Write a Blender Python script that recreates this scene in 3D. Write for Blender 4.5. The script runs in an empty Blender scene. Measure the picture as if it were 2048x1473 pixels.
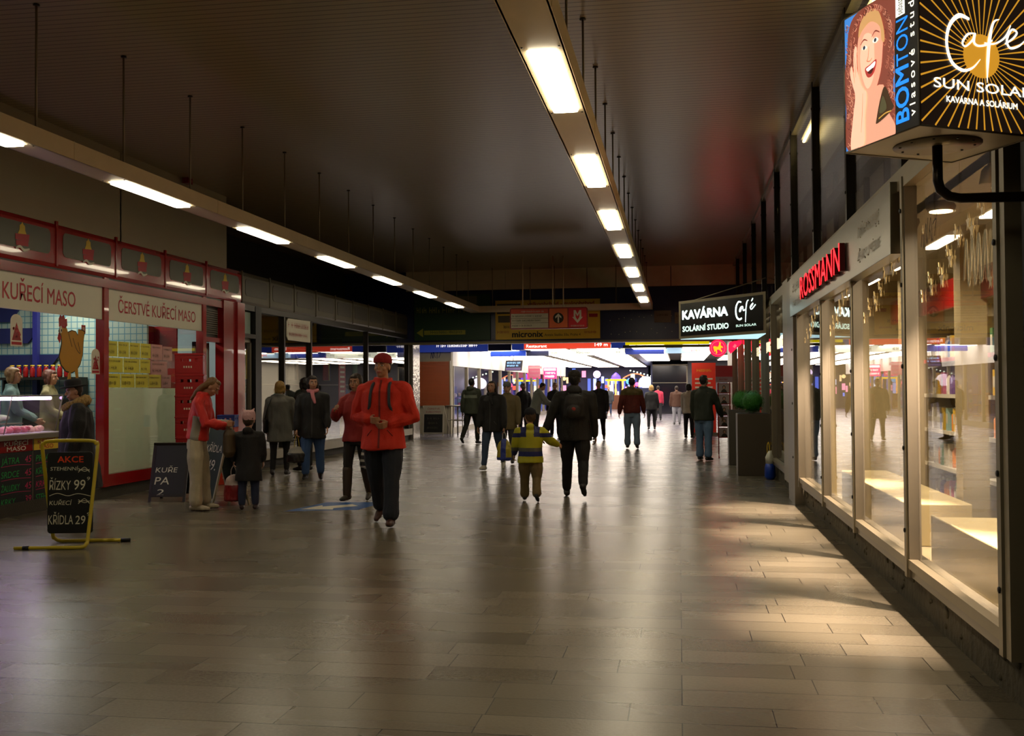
import bpy, bmesh, math, random
from mathutils import Vector, Matrix, noise
random.seed(7)
PI = math.pi
C = bpy.context.scene.collection
SC = bpy.context.scene

# ------------------------------------------------------------------ camera
cam_d = bpy.data.cameras.new('camera'); cam = bpy.data.objects.new('camera', cam_d); C.objects.link(cam)
cam_d.sensor_fit = 'HORIZONTAL'; cam_d.sensor_width = 36.0
cam_d.lens = 2070.0 / 2048.0 * 36.0
cam_d.clip_start = 0.05; cam_d.clip_end = 300
cx = Vector((0.98721219, 0.15926557, -0.00682349))
cy = Vector((0.00987212, -0.01835846, 0.99978273))
cz = Vector((0.1591057, -0.98706507, -0.01969598))
cam.matrix_world = Matrix(((cx.x, cy.x, cz.x, 0), (cx.y, cy.y, cz.y, 0), (cx.z, cy.z, cz.z, 1.52), (0, 0, 0, 1)))
SC.camera = cam

# ------------------------------------------------------------------ world and exposure
w = bpy.data.worlds.new('world'); SC.world = w; w.use_nodes = True
w.node_tree.nodes['Background'].inputs[0].default_value = (0.5, 0.42, 0.3, 1)
w.node_tree.nodes['Background'].inputs[1].default_value = 0.012
SC.view_settings.view_transform = 'Standard'
SC.view_settings.look = 'None'
SC.view_settings.gamma = 1.0
SC.view_settings.use_curve_mapping = False
SC.view_settings.exposure = 0.08
SC.render.engine = 'CYCLES'
SC.cycles.max_bounces = 8
SC.cycles.diffuse_bounces = 3
SC.cycles.glossy_bounces = 4
SC.cycles.transmission_bounces = 4
SC.cycles.transparent_max_bounces = 24
SC.cycles.caustics_reflective = False
SC.cycles.caustics_refractive = False
SC.cycles.use_denoising = True
SC.cycles.sample_clamp_indirect = 4.0
STRIP_E = 17.0      # fluorescent strip diffusers
FAR_E = 7.2         # bright luminaires of the hall beyond
WARM_E = 12.0       # spots in the drugstore

# ------------------------------------------------------------------ materials
MATS = {}
def srgb(c):
    if isinstance(c, str):
        c = [int(c[i:i + 2], 16) / 255 for i in (0, 2, 4)]
    return [(v / 12.92 if v <= 0.04045 else ((v + 0.055) / 1.055) ** 2.4) for v in c] + [1.0]
def mat(name, col=(0.5, 0.5, 0.5), rough=0.6, metal=0.0, emit=0.0, ecol=None, var=0.12, scale=6.0, bump=0.0, bscale=60.0, spec=0.5, coat=0.0):
    if name in MATS: return MATS[name]
    m = bpy.data.materials.new(name); m.use_nodes = True; MATS[name] = m
    nt = m.node_tree; b = nt.nodes['Principled BSDF']
    c = srgb(col)
    b.inputs['Roughness'].default_value = rough
    b.inputs['Metallic'].default_value = metal
    b.inputs['Specular IOR Level'].default_value = spec
    b.inputs['Coat Weight'].default_value = coat
    tc = nt.nodes.new('ShaderNodeTexCoord')
    n = nt.nodes.new('ShaderNodeTexNoise'); n.inputs['Scale'].default_value = scale; n.inputs['Detail'].default_value = 4
    nt.links.new(tc.outputs['Object'], n.inputs['Vector'])
    r = nt.nodes.new('ShaderNodeMix'); r.data_type = 'RGBA'
    r.inputs[6].default_value = [v * (1 - var) for v in c[:3]] + [1]
    r.inputs[7].default_value = [min(1, v * (1 + var)) for v in c[:3]] + [1]
    nt.links.new(n.outputs['Fac'], r.inputs[0]); nt.links.new(r.outputs[2], b.inputs['Base Color'])
    if emit:
        b.inputs['Emission Color'].default_value = srgb(ecol) if ecol else c
        b.inputs['Emission Strength'].default_value = emit
    if bump:
        n2 = nt.nodes.new('ShaderNodeTexNoise'); n2.inputs['Scale'].default_value = bscale; n2.inputs['Detail'].default_value = 5
        nt.links.new(tc.outputs['Object'], n2.inputs['Vector'])
        bp = nt.nodes.new('ShaderNodeBump'); bp.inputs['Strength'].default_value = bump; bp.inputs['Distance'].default_value = 0.02
        nt.links.new(n2.outputs['Fac'], bp.inputs['Height']); nt.links.new(bp.outputs['Normal'], b.inputs['Normal'])
    return m
def glass(name, tint=(1, 1, 1), rough=0.0, f0=0.05, gain=0.95):
    if name in MATS: return MATS[name]
    m = bpy.data.materials.new(name); m.use_nodes = True; MATS[name] = m
    nt = m.node_tree; nt.nodes.clear()
    o = nt.nodes.new('ShaderNodeOutputMaterial'); t = nt.nodes.new('ShaderNodeBsdfTransparent'); g = nt.nodes.new('ShaderNodeBsdfGlossy')
    t.inputs[0].default_value = (*tint, 1); g.inputs['Roughness'].default_value = rough
    lw = nt.nodes.new('ShaderNodeLayerWeight'); lw.inputs[0].default_value = 0.5
    p = nt.nodes.new('ShaderNodeMath'); p.operation = 'POWER'; p.inputs[1].default_value = 5
    a = nt.nodes.new('ShaderNodeMath'); a.operation = 'MULTIPLY_ADD'; a.inputs[1].default_value = gain; a.inputs[2].default_value = f0
    mx = nt.nodes.new('ShaderNodeMixShader')
    nt.links.new(lw.outputs['Facing'], p.inputs[0]); nt.links.new(p.outputs[0], a.inputs[0]); nt.links.new(a.outputs[0], mx.inputs[0])
    nt.links.new(t.outputs[0], mx.inputs[1]); nt.links.new(g.outputs[0], mx.inputs[2]); nt.links.new(mx.outputs[0], o.inputs[0])
    return m
def film(name, col):
    m = mat(name, col, .5, var=.05); nt = m.node_tree; b = nt.nodes['Principled BSDF']; o = nt.nodes['Material Output']
    t = nt.nodes.new('ShaderNodeBsdfTranslucent'); nt.links.new(b.inputs['Base Color'].links[0].from_socket, t.inputs[0]); x = nt.nodes.new('ShaderNodeMixShader'); x.inputs[0].default_value = .65
    nt.links.new(b.outputs[0], x.inputs[1]); nt.links.new(t.outputs[0], x.inputs[2]); nt.links.new(x.outputs[0], o.inputs[0]); return m
def emis(name, col, s):
    return mat(name, col, 0.5, 0, s, col, var=0.0)
def floor_mat(name, tones, x_split=None):
    m = bpy.data.materials.new(name); m.use_nodes = True; MATS[name] = m
    nt = m.node_tree; N = nt.nodes; L = nt.links; b = N['Principled BSDF']
    tc = N.new('ShaderNodeTexCoord')
    br = N.new('ShaderNodeTexBrick'); br.inputs['Scale'].default_value = 1.0
    br.inputs['Brick Width'].default_value = 0.92; br.inputs['Row Height'].default_value = 0.265
    br.inputs['Mortar Size'].default_value = 0.0035; br.inputs['Mortar Smooth'].default_value = 0.3; br.inputs['Bias'].default_value = 0.0
    br.offset = 0.37; br.offset_frequency = 3; br.squash = 0.72; br.squash_frequency = 2
    br.inputs['Color1'].default_value = srgb(tones[0]); br.inputs['Color2'].default_value = srgb(tones[1]); br.inputs['Mortar'].default_value = srgb('15120c')
    L.new(tc.outputs['Object'], br.inputs['Vector'])
    n = N.new('ShaderNodeTexNoise'); n.inputs['Scale'].default_value = 55; n.inputs['Detail'].default_value = 6
    n2 = N.new('ShaderNodeTexNoise'); n2.inputs['Scale'].default_value = 1.0; n2.inputs['Detail'].default_value = 2; n2.inputs['Roughness'].default_value = 0.5
    mp = N.new('ShaderNodeMapping'); mp.inputs['Scale'].default_value = (0.5, 1.4, 1); L.new(tc.outputs['Object'], mp.inputs['Vector'])
    L.new(tc.outputs['Object'], n.inputs['Vector']); L.new(mp.outputs['Vector'], n2.inputs['Vector'])
    r1 = N.new('ShaderNodeMapRange'); r1.inputs[3].default_value = 0.75; r1.inputs[4].default_value = 1.25; L.new(n.outputs['Fac'], r1.inputs[0])
    r2 = N.new('ShaderNodeMapRange'); r2.inputs[1].default_value = .25; r2.inputs[2].default_value = .75; r2.inputs[3].default_value = 0.9; r2.inputs[4].default_value = 1.1; L.new(n2.outputs['Fac'], r2.inputs[0])
    mu = N.new('ShaderNodeMath'); mu.operation = 'MULTIPLY'; L.new(r1.outputs[0], mu.inputs[0]); L.new(r2.outputs[0], mu.inputs[1])
    vm = N.new('ShaderNodeVectorMath'); vm.operation = 'SCALE'; L.new(br.outputs['Color'], vm.inputs[0]); L.new(mu.outputs[0], vm.inputs['Scale'])
    L.new(vm.outputs[0], b.inputs['Base Color'])
    rr = N.new('ShaderNodeMapRange'); rr.inputs[1].default_value = .25; rr.inputs[2].default_value = .75; rr.inputs[3].default_value = 0.255; rr.inputs[4].default_value = 0.29; L.new(n2.outputs['Fac'], rr.inputs[0])
    L.new(rr.outputs[0], b.inputs['Roughness'])
    b.inputs['Specular IOR Level'].default_value = 0.5
    bp = N.new('ShaderNodeBump'); bp.inputs['Strength'].default_value = 0.2; bp.inputs['Distance'].default_value = 0.003
    ad = N.new('ShaderNodeMath'); ad.operation = 'SUBTRACT'; L.new(n.outputs['Fac'], ad.inputs[0]); L.new(br.outputs['Fac'], ad.inputs[1])
    L.new(ad.outputs[0], bp.inputs['Height']); L.new(bp.outputs['Normal'], b.inputs['Normal'])
    return m
def slat_mat(name, col, pitch=0.1, axis='Y', rough=0.33, depth=0.6):
    m = mat(name, col, rough, 0.0, var=0.06, scale=0.7)
    nt = m.node_tree; N = nt.nodes; L = nt.links; b = N['Principled BSDF']
    tc = N.new('ShaderNodeTexCoord'); sp = N.new('ShaderNodeSeparateXYZ'); L.new(tc.outputs['Object'], sp.inputs[0])
    d = N.new('ShaderNodeMath'); d.operation = 'DIVIDE'; d.inputs[1].default_value = pitch; L.new(sp.outputs[axis], d.inputs[0])
    f = N.new('ShaderNodeMath'); f.operation = 'FRACT'; L.new(d.outputs[0], f.inputs[0])
    g = N.new('ShaderNodeMath'); g.operation = 'GREATER_THAN'; g.inputs[1].default_value = 0.16; L.new(f.outputs[0], g.inputs[0])
    mr = N.new('ShaderNodeMapRange'); mr.inputs[3].default_value = depth; mr.inputs[4].default_value = 1; L.new(g.outputs[0], mr.inputs[0])
    src = b.inputs['Base Color'].links[0].from_socket
    vm = N.new('ShaderNodeVectorMath'); vm.operation = 'SCALE'; L.new(src, vm.inputs[0]); L.new(mr.outputs[0], vm.inputs['Scale'])
    L.new(vm.outputs[0], b.inputs['Base Color'])
    bp = N.new('ShaderNodeBump'); bp.inputs['Strength'].default_value = 0.3; bp.inputs['Distance'].default_value = 0.006
    L.new(g.outputs[0], bp.inputs['Height']); L.new(bp.outputs['Normal'], b.inputs['Normal'])
    return m
def grid_mat(name, col, line, pitch, rough=0.3, a1='Y', a2='Z', lw=0.08):
    m = mat(name, col, rough, 0.0, var=0.05)
    nt = m.node_tree; N = nt.nodes; L = nt.links; b = N['Principled BSDF']
    tc = N.new('ShaderNodeTexCoord'); sp = N.new('ShaderNodeSeparateXYZ'); L.new(tc.outputs['Object'], sp.inputs[0])
    gs = []
    for a in (a1, a2):
        d = N.new('ShaderNodeMath'); d.operation = 'DIVIDE'; d.inputs[1].default_value = pitch; L.new(sp.outputs[a], d.inputs[0])
        f = N.new('ShaderNodeMath'); f.operation = 'FRACT'; L.new(d.outputs[0], f.inputs[0])
        g = N.new('ShaderNodeMath'); g.operation = 'LESS_THAN'; g.inputs[1].default_value = lw; L.new(f.outputs[0], g.inputs[0]); gs.append(g)
    mx = N.new('ShaderNodeMath'); mx.operation = 'MAXIMUM'; L.new(gs[0].outputs[0], mx.inputs[0]); L.new(gs[1].outputs[0], mx.inputs[1])
    src = b.inputs['Base Color'].links[0].from_socket
    mi = N.new('ShaderNodeMix'); mi.data_type = 'RGBA'; L.new(mx.outputs[0], mi.inputs[0]); L.new(src, mi.inputs[6]); mi.inputs[7].default_value = srgb(line)
    L.new(mi.outputs[2], b.inputs['Base Color'])
    return m

# ------------------------------------------------------------------ mesh builder
V = Vector
class MB:
    def __init__(s):
        s.v = []; s.f = []; s.m = []; s.mats = []; s.sm = []
    def mi(s, m):
        if m not in s.mats: s.mats.append(m)
        return s.mats.index(m)
    def add(s, vs, fs, m, smooth=False):
        o = len(s.v); k = s.mi(m); s.v.extend([tuple(a) for a in vs])
        for f in fs: s.f.append([i + o for i in f]); s.m.append(k); s.sm.append(smooth)
    def bx(s, x0, x1, y0, y1, z0, z1, m):
        vs = [(x, y, z) for x in (x0, x1) for y in (y0, y1) for z in (z0, z1)]
        s.add(vs, [(0, 1, 3, 2), (4, 6, 7, 5), (0, 4, 5, 1), (2, 3, 7, 6), (0, 2, 6, 4), (1, 5, 7, 3)], m); return s
    def hexa(s, bot, top, m):
        vs = list(bot) + list(top); n = len(bot)
        fs = [tuple(range(n))[::-1], tuple(range(n, 2 * n))] + [(i, (i + 1) % n, (i + 1) % n + n, i + n) for i in range(n)]
        s.add(vs, fs, m); return s
    def prism(s, pts, fr, d, m, off=0.0):
        """2-D outline on a frame (origin, right, up), extruded back by d"""
        o, r, u = V(fr[0]), V(fr[1]), V(fr[2]); nrm = r.cross(u)
        a = sum(pts[i][0] * pts[(i + 1) % len(pts)][1] - pts[(i + 1) % len(pts)][0] * pts[i][1] for i in range(len(pts)))
        if a < 0: pts = pts[::-1]
        P = [o + r * p[0] + u * p[1] + nrm * off for p in pts]; n = len(P)
        if d == 0: s.add(P, [tuple(range(n))], m)
        else: s.add([p - nrm * d for p in P] + P, [tuple(range(n))[::-1], tuple(range(n, 2 * n))] + [(i, (i + 1) % n, (i + 1) % n + n, i + n) for i in range(n)], m)
        return s
    def rect(s, x0, y0, x1, y1, fr, d, m, off=0.0):
        return s.prism([(x0, y0), (x1, y0), (x1, y1), (x0, y1)], fr, d, m, off)
    def disc(s, x, y, rx, ry, fr, d, m, off=0.0, n=24, a0=0, a1=2 * PI):
        return s.prism([(x + rx * math.cos(a0 + (a1 - a0) * i / n), y + ry * math.sin(a0 + (a1 - a0) * i / n)) for i in range(n)], fr, d, m, off)
    def ribbon(s, pts, ws, fr, d, m, off=0.0, sub=6):
        P = smooth_path([V((p[0], p[1], 0)) for p in pts], sub); n = len(P)
        W = [ws[min(len(ws) - 1, int(i / (n - 1) * (len(ws) - 1)))] * (1 - ((i / (n - 1) * (len(ws) - 1)) % 1)) + ws[min(len(ws) - 1, int(i / (n - 1) * (len(ws) - 1)) + 1)] * ((i / (n - 1) * (len(ws) - 1)) % 1) for i in range(n)]
        o, r, u = V(fr[0]), V(fr[1]), V(fr[2]); nrm = r.cross(u)
        L = []; Rr = []
        for i in range(n):
            t = (P[min(n - 1, i + 1)] - P[max(0, i - 1)]).normalized(); nn = V((-t.y, t.x, 0)) * W[i] / 2
            for l, q in ((L, P[i] + nn), (Rr, P[i] - nn)): l.append(o + r * q.x + u * q.y + nrm * off)
        s.add(L + Rr, [(i, n + i, n + i + 1, i + 1) for i in range(n - 1)], m)
        if d: s.add([p - nrm * d for p in L + Rr], [(i, i + 1, n + i + 1, n + i) for i in range(n - 1)], m)
        return s
    def text(s, t, size, fr, m, x=0, y=0, off=0.002, bold=0.0, align='L', w=None, d=0.0, sx=1.0, shear=0.0):
        vs, fs, x0, x1 = text_geo(t, 0.0, shear)
        W = (x1 - x0) * size * sx
        if w: sx = sx * w / W; W = w
        ox = x - x0 * size * sx - (W / 2 if align == 'C' else (W if align == 'R' else 0))
        o, r, u = V(fr[0]), V(fr[1]), V(fr[2]); nrm = r.cross(u)
        P = [o + r * (ox + a * size * sx) + u * (y + b * size) + nrm * off for a, b in vs]
        s.add(P, fs, m)
        if bold:
            for q, (bx_, by_) in enumerate(((1, 0), (-1, 0), (0, 1), (0, -1), (.7, .7), (-.7, .7), (.7, -.7), (-.7, -.7))):
                s.add([p_ + r * (bx_ * bold * size) + u * (by_ * bold * size) - nrm * (0.00003 * (q + 1)) for p_ in P], fs, m)
        if d:
            k = len(P); s.add([p - nrm * d for p in P], [tuple(f[::-1]) for f in fs], m)
            cnt = {}
            for f in fs:
                for i in range(len(f)):
                    e = (f[i], f[(i + 1) % len(f)])
                    if (e[1], e[0]) in cnt: del cnt[(e[1], e[0])]
                    else: cnt[e] = 1
            s.add(P + [p - nrm * d for p in P], [(e[1], e[0], e[0] + k, e[1] + k) for e in cnt], m)
        return s
    def tube(s, pts, r, m, n=8, closed=False, cap=True):
        pts = [V(p) for p in pts]; N = len(pts); rs = r if isinstance(r, (list, tuple)) else [r] * N
        vs = []; up = None
        for i, p in enumerate(pts):
            if closed: t = (pts[(i + 1) % N] - pts[i - 1]).normalized()
            else: t = (pts[min(N - 1, i + 1)] - pts[max(0, i - 1)]).normalized()
            if up is None: up = t.orthogonal().normalized()
            a = (up - t * up.dot(t)); a = a.normalized() if a.length > 1e-6 else t.orthogonal().normalized(); up = a; b = t.cross(a)
            for k in range(n): vs.append(p + (a * math.cos(2 * PI * k / n) + b * math.sin(2 * PI * k / n)) * rs[i])
        fs = []
        for i in range(N if closed else N - 1):
            j = (i + 1) % N
            for k in range(n): fs.append((i * n + k, i * n + (k + 1) % n, j * n + (k + 1) % n, j * n + k))
        if not closed and cap: fs += [tuple(range(n))[::-1], tuple(range((N - 1) * n, N * n))]
        s.add(vs, fs, m, True); return s
    def lathe(s, prof, c, m, n=20, ax=(0, 0, 1), smooth=True, ex=1, ey=1):
        c = V(c); ax = V(ax); a = ax.orthogonal().normalized() if abs(ax.z) < .9 else V((1, 0, 0)); b = ax.cross(a)
        vs = [c + ax * z + (a * math.cos(2 * PI * k / n) * ex + b * math.sin(2 * PI * k / n) * ey) * max(r, 1e-4) for r, z in prof for k in range(n)]
        fs = [(i * n + k, i * n + (k + 1) % n, (i + 1) * n + (k + 1) % n, (i + 1) * n + k) for i in range(len(prof) - 1) for k in range(n)]
        fs += [tuple(range(n))[::-1], tuple(range((len(prof) - 1) * n, len(prof) * n))]
        s.add(vs, fs, m, smooth); return s
    def chain(s, pts, rs, m=None, n=10, k=3):
        """rounded limb through pts with radii rs, closed with hemispheres"""
        pts = [V(p) for p in pts]
        t0 = (pts[0] - pts[1]).normalized(); t1 = (pts[-1] - pts[-2]).normalized()
        P = []; R = []
        for j in range(k, 0, -1):
            a = PI / 2 * j / k * 0.98; P.append(pts[0] + t0 * rs[0] * math.sin(a)); R.append(rs[0] * math.cos(a))
        P += pts; R += rs
        for j in range(1, k + 1):
            a = PI / 2 * j / k * 0.98; P.append(pts[-1] + t1 * rs[-1] * math.sin(a)); R.append(rs[-1] * math.cos(a))
        return s.tube(P, R, m, n)
    def ell(s, c, r, m=None, n=14, k=9, M=None):
        c = V(c); vs = []
        for i in range(k + 1):
            a = -PI / 2 + PI * (i * 0.98 + k * .01) / k
            for j in range(n):
                p = V((r[0] * math.cos(a) * math.cos(2 * PI * j / n), r[1] * math.cos(a) * math.sin(2 * PI * j / n), r[2] * math.sin(a)))
                vs.append(c + (M @ p if M else p))
        fs = [(i * n + j, i * n + (j + 1) % n, (i + 1) * n + (j + 1) % n, (i + 1) * n + j) for i in range(k) for j in range(n)]
        fs += [tuple(range(n))[::-1], tuple(range(k * n, (k + 1) * n))]
        s.add(vs, fs, m, True); return s
    def loft(s, rings, m=None, n=18, M=None):
        """rings: (x,y,z,rx,ry)"""
        vs = []
        for (x, y, z, rx, ry) in rings:
            for j in range(n):
                p = V((x + rx * math.cos(2 * PI * j / n), y + ry * math.sin(2 * PI * j / n), z)); vs.append(M @ p if M else p)
        k = len(rings)
        fs = [(i * n + j, i * n + (j + 1) % n, (i + 1) * n + (j + 1) % n, (i + 1) * n + j) for i in range(k - 1) for j in range(n)]
        fs += [tuple(range(n))[::-1], tuple(range((k - 1) * n, k * n))]
        s.add(vs, fs, m, True); return s
    def mesh(s, name):
        me = bpy.data.meshes.new(name); me.from_pydata(s.v, [], s.f)
        for m in s.mats:
            if m is not None: me.materials.append(m)
        if len(me.materials): me.polygons.foreach_set('material_index', s.m)
        me.polygons.foreach_set('use_smooth', s.sm); me.update(); return me
    def build(s, name, parent=None, bevel=0.0, loc=None, rz=0.0):
        o = bpy.data.objects.new(name, s.mesh(name)); C.objects.link(o)
        if parent is not None: o.parent = parent
        if loc is not None: o.location = loc
        if rz: o.rotation_euler.z = rz
        if bevel:
            b = o.modifiers.new('bevel', 'BEVEL'); b.width = bevel; b.segments = 2; b.limit_method = 'ANGLE'
        return o
def smooth_path(P, sub=6):
    if sub <= 1: return P
    out = []
    for i in range(len(P) - 1):
        p0 = P[max(0, i - 1)]; p1 = P[i]; p2 = P[i + 1]; p3 = P[min(len(P) - 1, i + 2)]
        for k in range(sub):
            t = k / sub
            out.append(0.5 * ((2 * p1) + (p2 - p0) * t + (2 * p0 - 5 * p1 + 4 * p2 - p3) * t * t + (3 * p1 - p0 - 3 * p2 + p3) * t ** 3))
    out.append(P[-1]); return out
TC = {}
def text_geo(t, bold, shear):
    k = (t, bold, shear)
    if k in TC: return TC[k]
    cu = bpy.data.curves.new('t', 'FONT'); cu.body = t; cu.offset = bold; cu.resolution_u = 3; cu.shear = shear
    o = bpy.data.objects.new('t', cu); C.objects.link(o)
    dg = bpy.context.evaluated_depsgraph_get(); me = o.evaluated_get(dg).to_mesh()
    vs = [(v.co.x, v.co.y) for v in me.vertices]; fs = [tuple(p.vertices) for p in me.polygons]
    fs2 = []
    for p in me.polygons: fs2.append(tuple(p.vertices) if p.normal.z >= 0 else tuple(p.vertices)[::-1])
    o.evaluated_get(dg).to_mesh_clear(); bpy.data.objects.remove(o); bpy.data.curves.remove(cu)
    xs = [v[0] for v in vs] or [0, 1]
    TC[k] = (vs, fs2, min(xs), max(xs)); return TC[k]
def tag(o, label, cat, group=None, kind=None):
    if label: o['label'] = label
    if cat: o['category'] = cat
    if group: o['group'] = group
    if kind: o['kind'] = kind
    return o
def T(name, label, cat, loc=(0, 0, 0), rz=0.0, group=None):
    o = bpy.data.objects.new(name, None); C.objects.link(o); o.location = loc; o.rotation_euler = (0, 0, rz)
    o.empty_display_size = 0.1
    return tag(o, label, cat, group)
def S(mb, name, bevel=0.0):
    o = mb.build(name, bevel=bevel); o['kind'] = 'structure'; return o
def dup(root, loc, rz=None, label=None, group=None):
    r = root.copy(); C.objects.link(r); r.location = loc
    if rz is not None: r.rotation_euler = (0, 0, rz)
    if label: r['label'] = label
    if group: r['group'] = group
    for ch in list(root.children):
        c = ch.copy(); C.objects.link(c); c.parent = r
        for g in list(ch.children):
            d = g.copy(); C.objects.link(d); d.parent = c
    return r
ORD = ['first', 'second', 'third', 'fourth', 'fifth', 'sixth', 'seventh', 'eighth', 'ninth', 'tenth', 'eleventh', 'twelfth', 'thirteenth', 'fourteenth']
FL = lambda x, y, z: (V((x, y, z)), V((0, 1, 0)), V((0, 0, 1)))       # frame on a face that looks to +X (left side of the hall)
FR = lambda x, y, z: (V((x, y, z)), V((0, -1, 0)), V((0, 0, 1)))      # frame on a face that looks to -X (right side)
FF = lambda x, y, z: (V((x, y, z)), V((1, 0, 0)), V((0, 0, 1)))       # frame on a face that looks to -Y (towards the camera)
def blur(m, x, y, w_, h, fr, mt, off=.006, seed=0):
    # a line of worn print: only strokes of letter size
    r_ = random.Random(seed + int(x * 97) + int(y * 131)); q = x
    while q < x + w_ - h * .35:
        k = r_.random(); cw = h * r_.uniform(.35, .6)
        if k < .12: q += h * .4; continue
        m.rect(q, y, q + cw * .22, y + h, fr, 0, mt, off)
        if k < .75: m.rect(q, y + h * .42, q + cw, y + h * .56, fr, 0, mt, off + .0001)
        if k > .45: m.rect(q + cw * .78, y, q + cw, y + h * r_.uniform(.5, 1), fr, 0, mt, off + .0001)
        q += cw + h * .16
def rrect(x0, y0, x1, y1, r, n=5):
    P = []
    for cx_, cy_, a in ((x1 - r, y0 + r, -PI / 2), (x1 - r, y1 - r, 0), (x0 + r, y1 - r, PI / 2), (x0 + r, y0 + r, PI)):
        for i in range(n + 1): P.append((cx_ + r * math.cos(a + PI / 2 * i / n), cy_ + r * math.sin(a + PI / 2 * i / n)))
    return P
# ================================================================== SETTING
M_concrete = mat('concrete', '6f6757', 0.8, var=0.25, scale=2.5, bump=0.3, bscale=30)
M_dark = mat('dark_steel', '241e15', 0.4, 0.3)
M_black = mat('black_paint', '0b0a09', 0.5)
M_alu = mat('aluminium_profile', '7c7464', 0.42, 0.3, var=0.06)
M_alu_d = mat('aged_aluminium', '8a8068', 0.45, 0.3, var=0.1)
M_red = mat('gloss_red_paint', '940b0a', 0.22, var=0.06, coat=0.4)
M_redd = mat('deep_red_paint', '860c0c', 0.25, var=0.06, coat=0.3)
M_white = mat('white_panel', 'cfc8b4', 0.45, var=0.04)
M_cream = mat('cream_panel', 'd8c69a', 0.4, var=0.05)
M_grayp = mat('grey_wall_panel', '9d937a', 0.55, var=0.08, scale=1.2)
M_inset = mat('grey_inset', '5c5c4c', 0.5, var=0.05)
M_fasc = mat('olive_fascia', '5a5340', 0.5, var=0.12)
M_fin = mat('olive_inset', '474235', 0.5, var=0.1)
M_glass = glass('window_glass')
M_glass_l = glass('shopfront_glass', f0=0.10, gain=0.9)
M_navy = mat('navy_panel', '1c2450', 0.35, var=0.15)
M_blue = mat('blue_panel', '1b2f8a', 0.4, var=0.1)
M_diff = emis('fluorescent_diffuser', 'fff0cf', STRIP_E)
M_fdiff = emis('hall_luminaire_diffuser', 'fff1de', FAR_E)
M_floor = floor_mat('granite_slabs', ('746c5b', '5e5747'))
M_floor2 = floor_mat('hall_stone_floor', ('6a6672', '605c6c'))
M_ceil = slat_mat('lacquered_slats', '9c9072', 0.105, depth=.28)
M_ceil2 = slat_mat('hall_ceiling_slats', '6b6558', 0.2, rough=0.3, depth=0.75)

m = MB(); m.bx(-9.6, 1.8, -8, 30.2, -0.1, 0, M_floor); S(m, 'floor')
m = MB(); m.bx(-13, 6, 30.2, 82, -0.1, 0, M_floor2); o = S(m, 'floor')
m = MB(); m.bx(-8.0, 1.62, -8, 30.3, 5.0, 5.1, M_ceil)
m.bx(-10, -8.0, 17.5, 30.3, 5.0, 5.1, M_ceil); S(m, 'ceiling')
m = MB(); m.bx(-13, 6, 30.3, 82, 3.08, 3.2, M_ceil2); S(m, 'ceiling')
# back wall behind the camera
m = MB(); m.bx(-13, 8, -8.2, -8, 0, 5.1, M_grayp); S(m, 'wall_back')
# left wall above the shops
m = MB()
for y0 in (-8, -4.2, -0.6, 3.1, 6.7, 10.3, 13.9): m.bx(-8.12, -8.0, y0 + .01, min(17.5, y0 + 3.64), 3.7, 5.0, M_grayp)
m.bx(-8.3, -8.12, -8, 17.5, 3.7, 5.0, M_dark); S(m, 'wall_left')
m = MB(); m.bx(-10.1, -9.9, 17.5, 30.3, 3.7, 5.1, mat('recess_shade_wall', '1d1a12', 0.8)); m.bx(-9.9, -8.1, 17.3, 17.5, 3.7, 5.0, M_grayp)  # upper recess wall: its deep shade is put into the near-black colour
m.bx(-10, -8.05, 17.5, 30.3, 3.66, 3.72, M_dark); S(m, 'wall_left')
# kerb under the left shops
m = MB(); m.bx(-8.35, -8.02, -8, 31, 0, 0.16, mat('kerb_stone', '3b3528', 0.7, var=0.3, bump=0.3)); S(m, 'baseboard_left')
# lintel wall between the two halls
m = MB(); m.bx(-10, 3, 29.95, 30.3, 2.88, 5.1, M_navy); S(m, 'wall_far')
m = MB()
for x0 in (-8.0, -5.0, -2.6, -0.2): m.bx(x0 + .01, min(1.6, x0 + (3 if x0 < -6 else 2.39)), 29.86, 29.95, 4.42, 5.0, mat('pale_beam_panel', 'd8cbb0', .6))
m.bx(-8.0, 1.6, 29.9, 29.94, 4.40, 4.42, M_black); S(m, 'trim_far', 0)
m = MB(); m.bx(-8.8, 1.6, 29.9, 30.32, 2.84, 2.9, M_alu_d); S(m, 'trim_lintel_edge')
# screw heads of missing letters on the navy panel
m = MB()
for i in range(34):
    x = -1.9 + (i % 17) * 0.19 + random.uniform(-.05, .05); z = (3.12, 3.5)[i // 17] + random.uniform(-.08, .12)
    m.disc(x, z, .012, .012, FF(0, 29.94, 0), 0, M_white, 0.002, 6)
S(m, 'trim_screw_heads')

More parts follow.
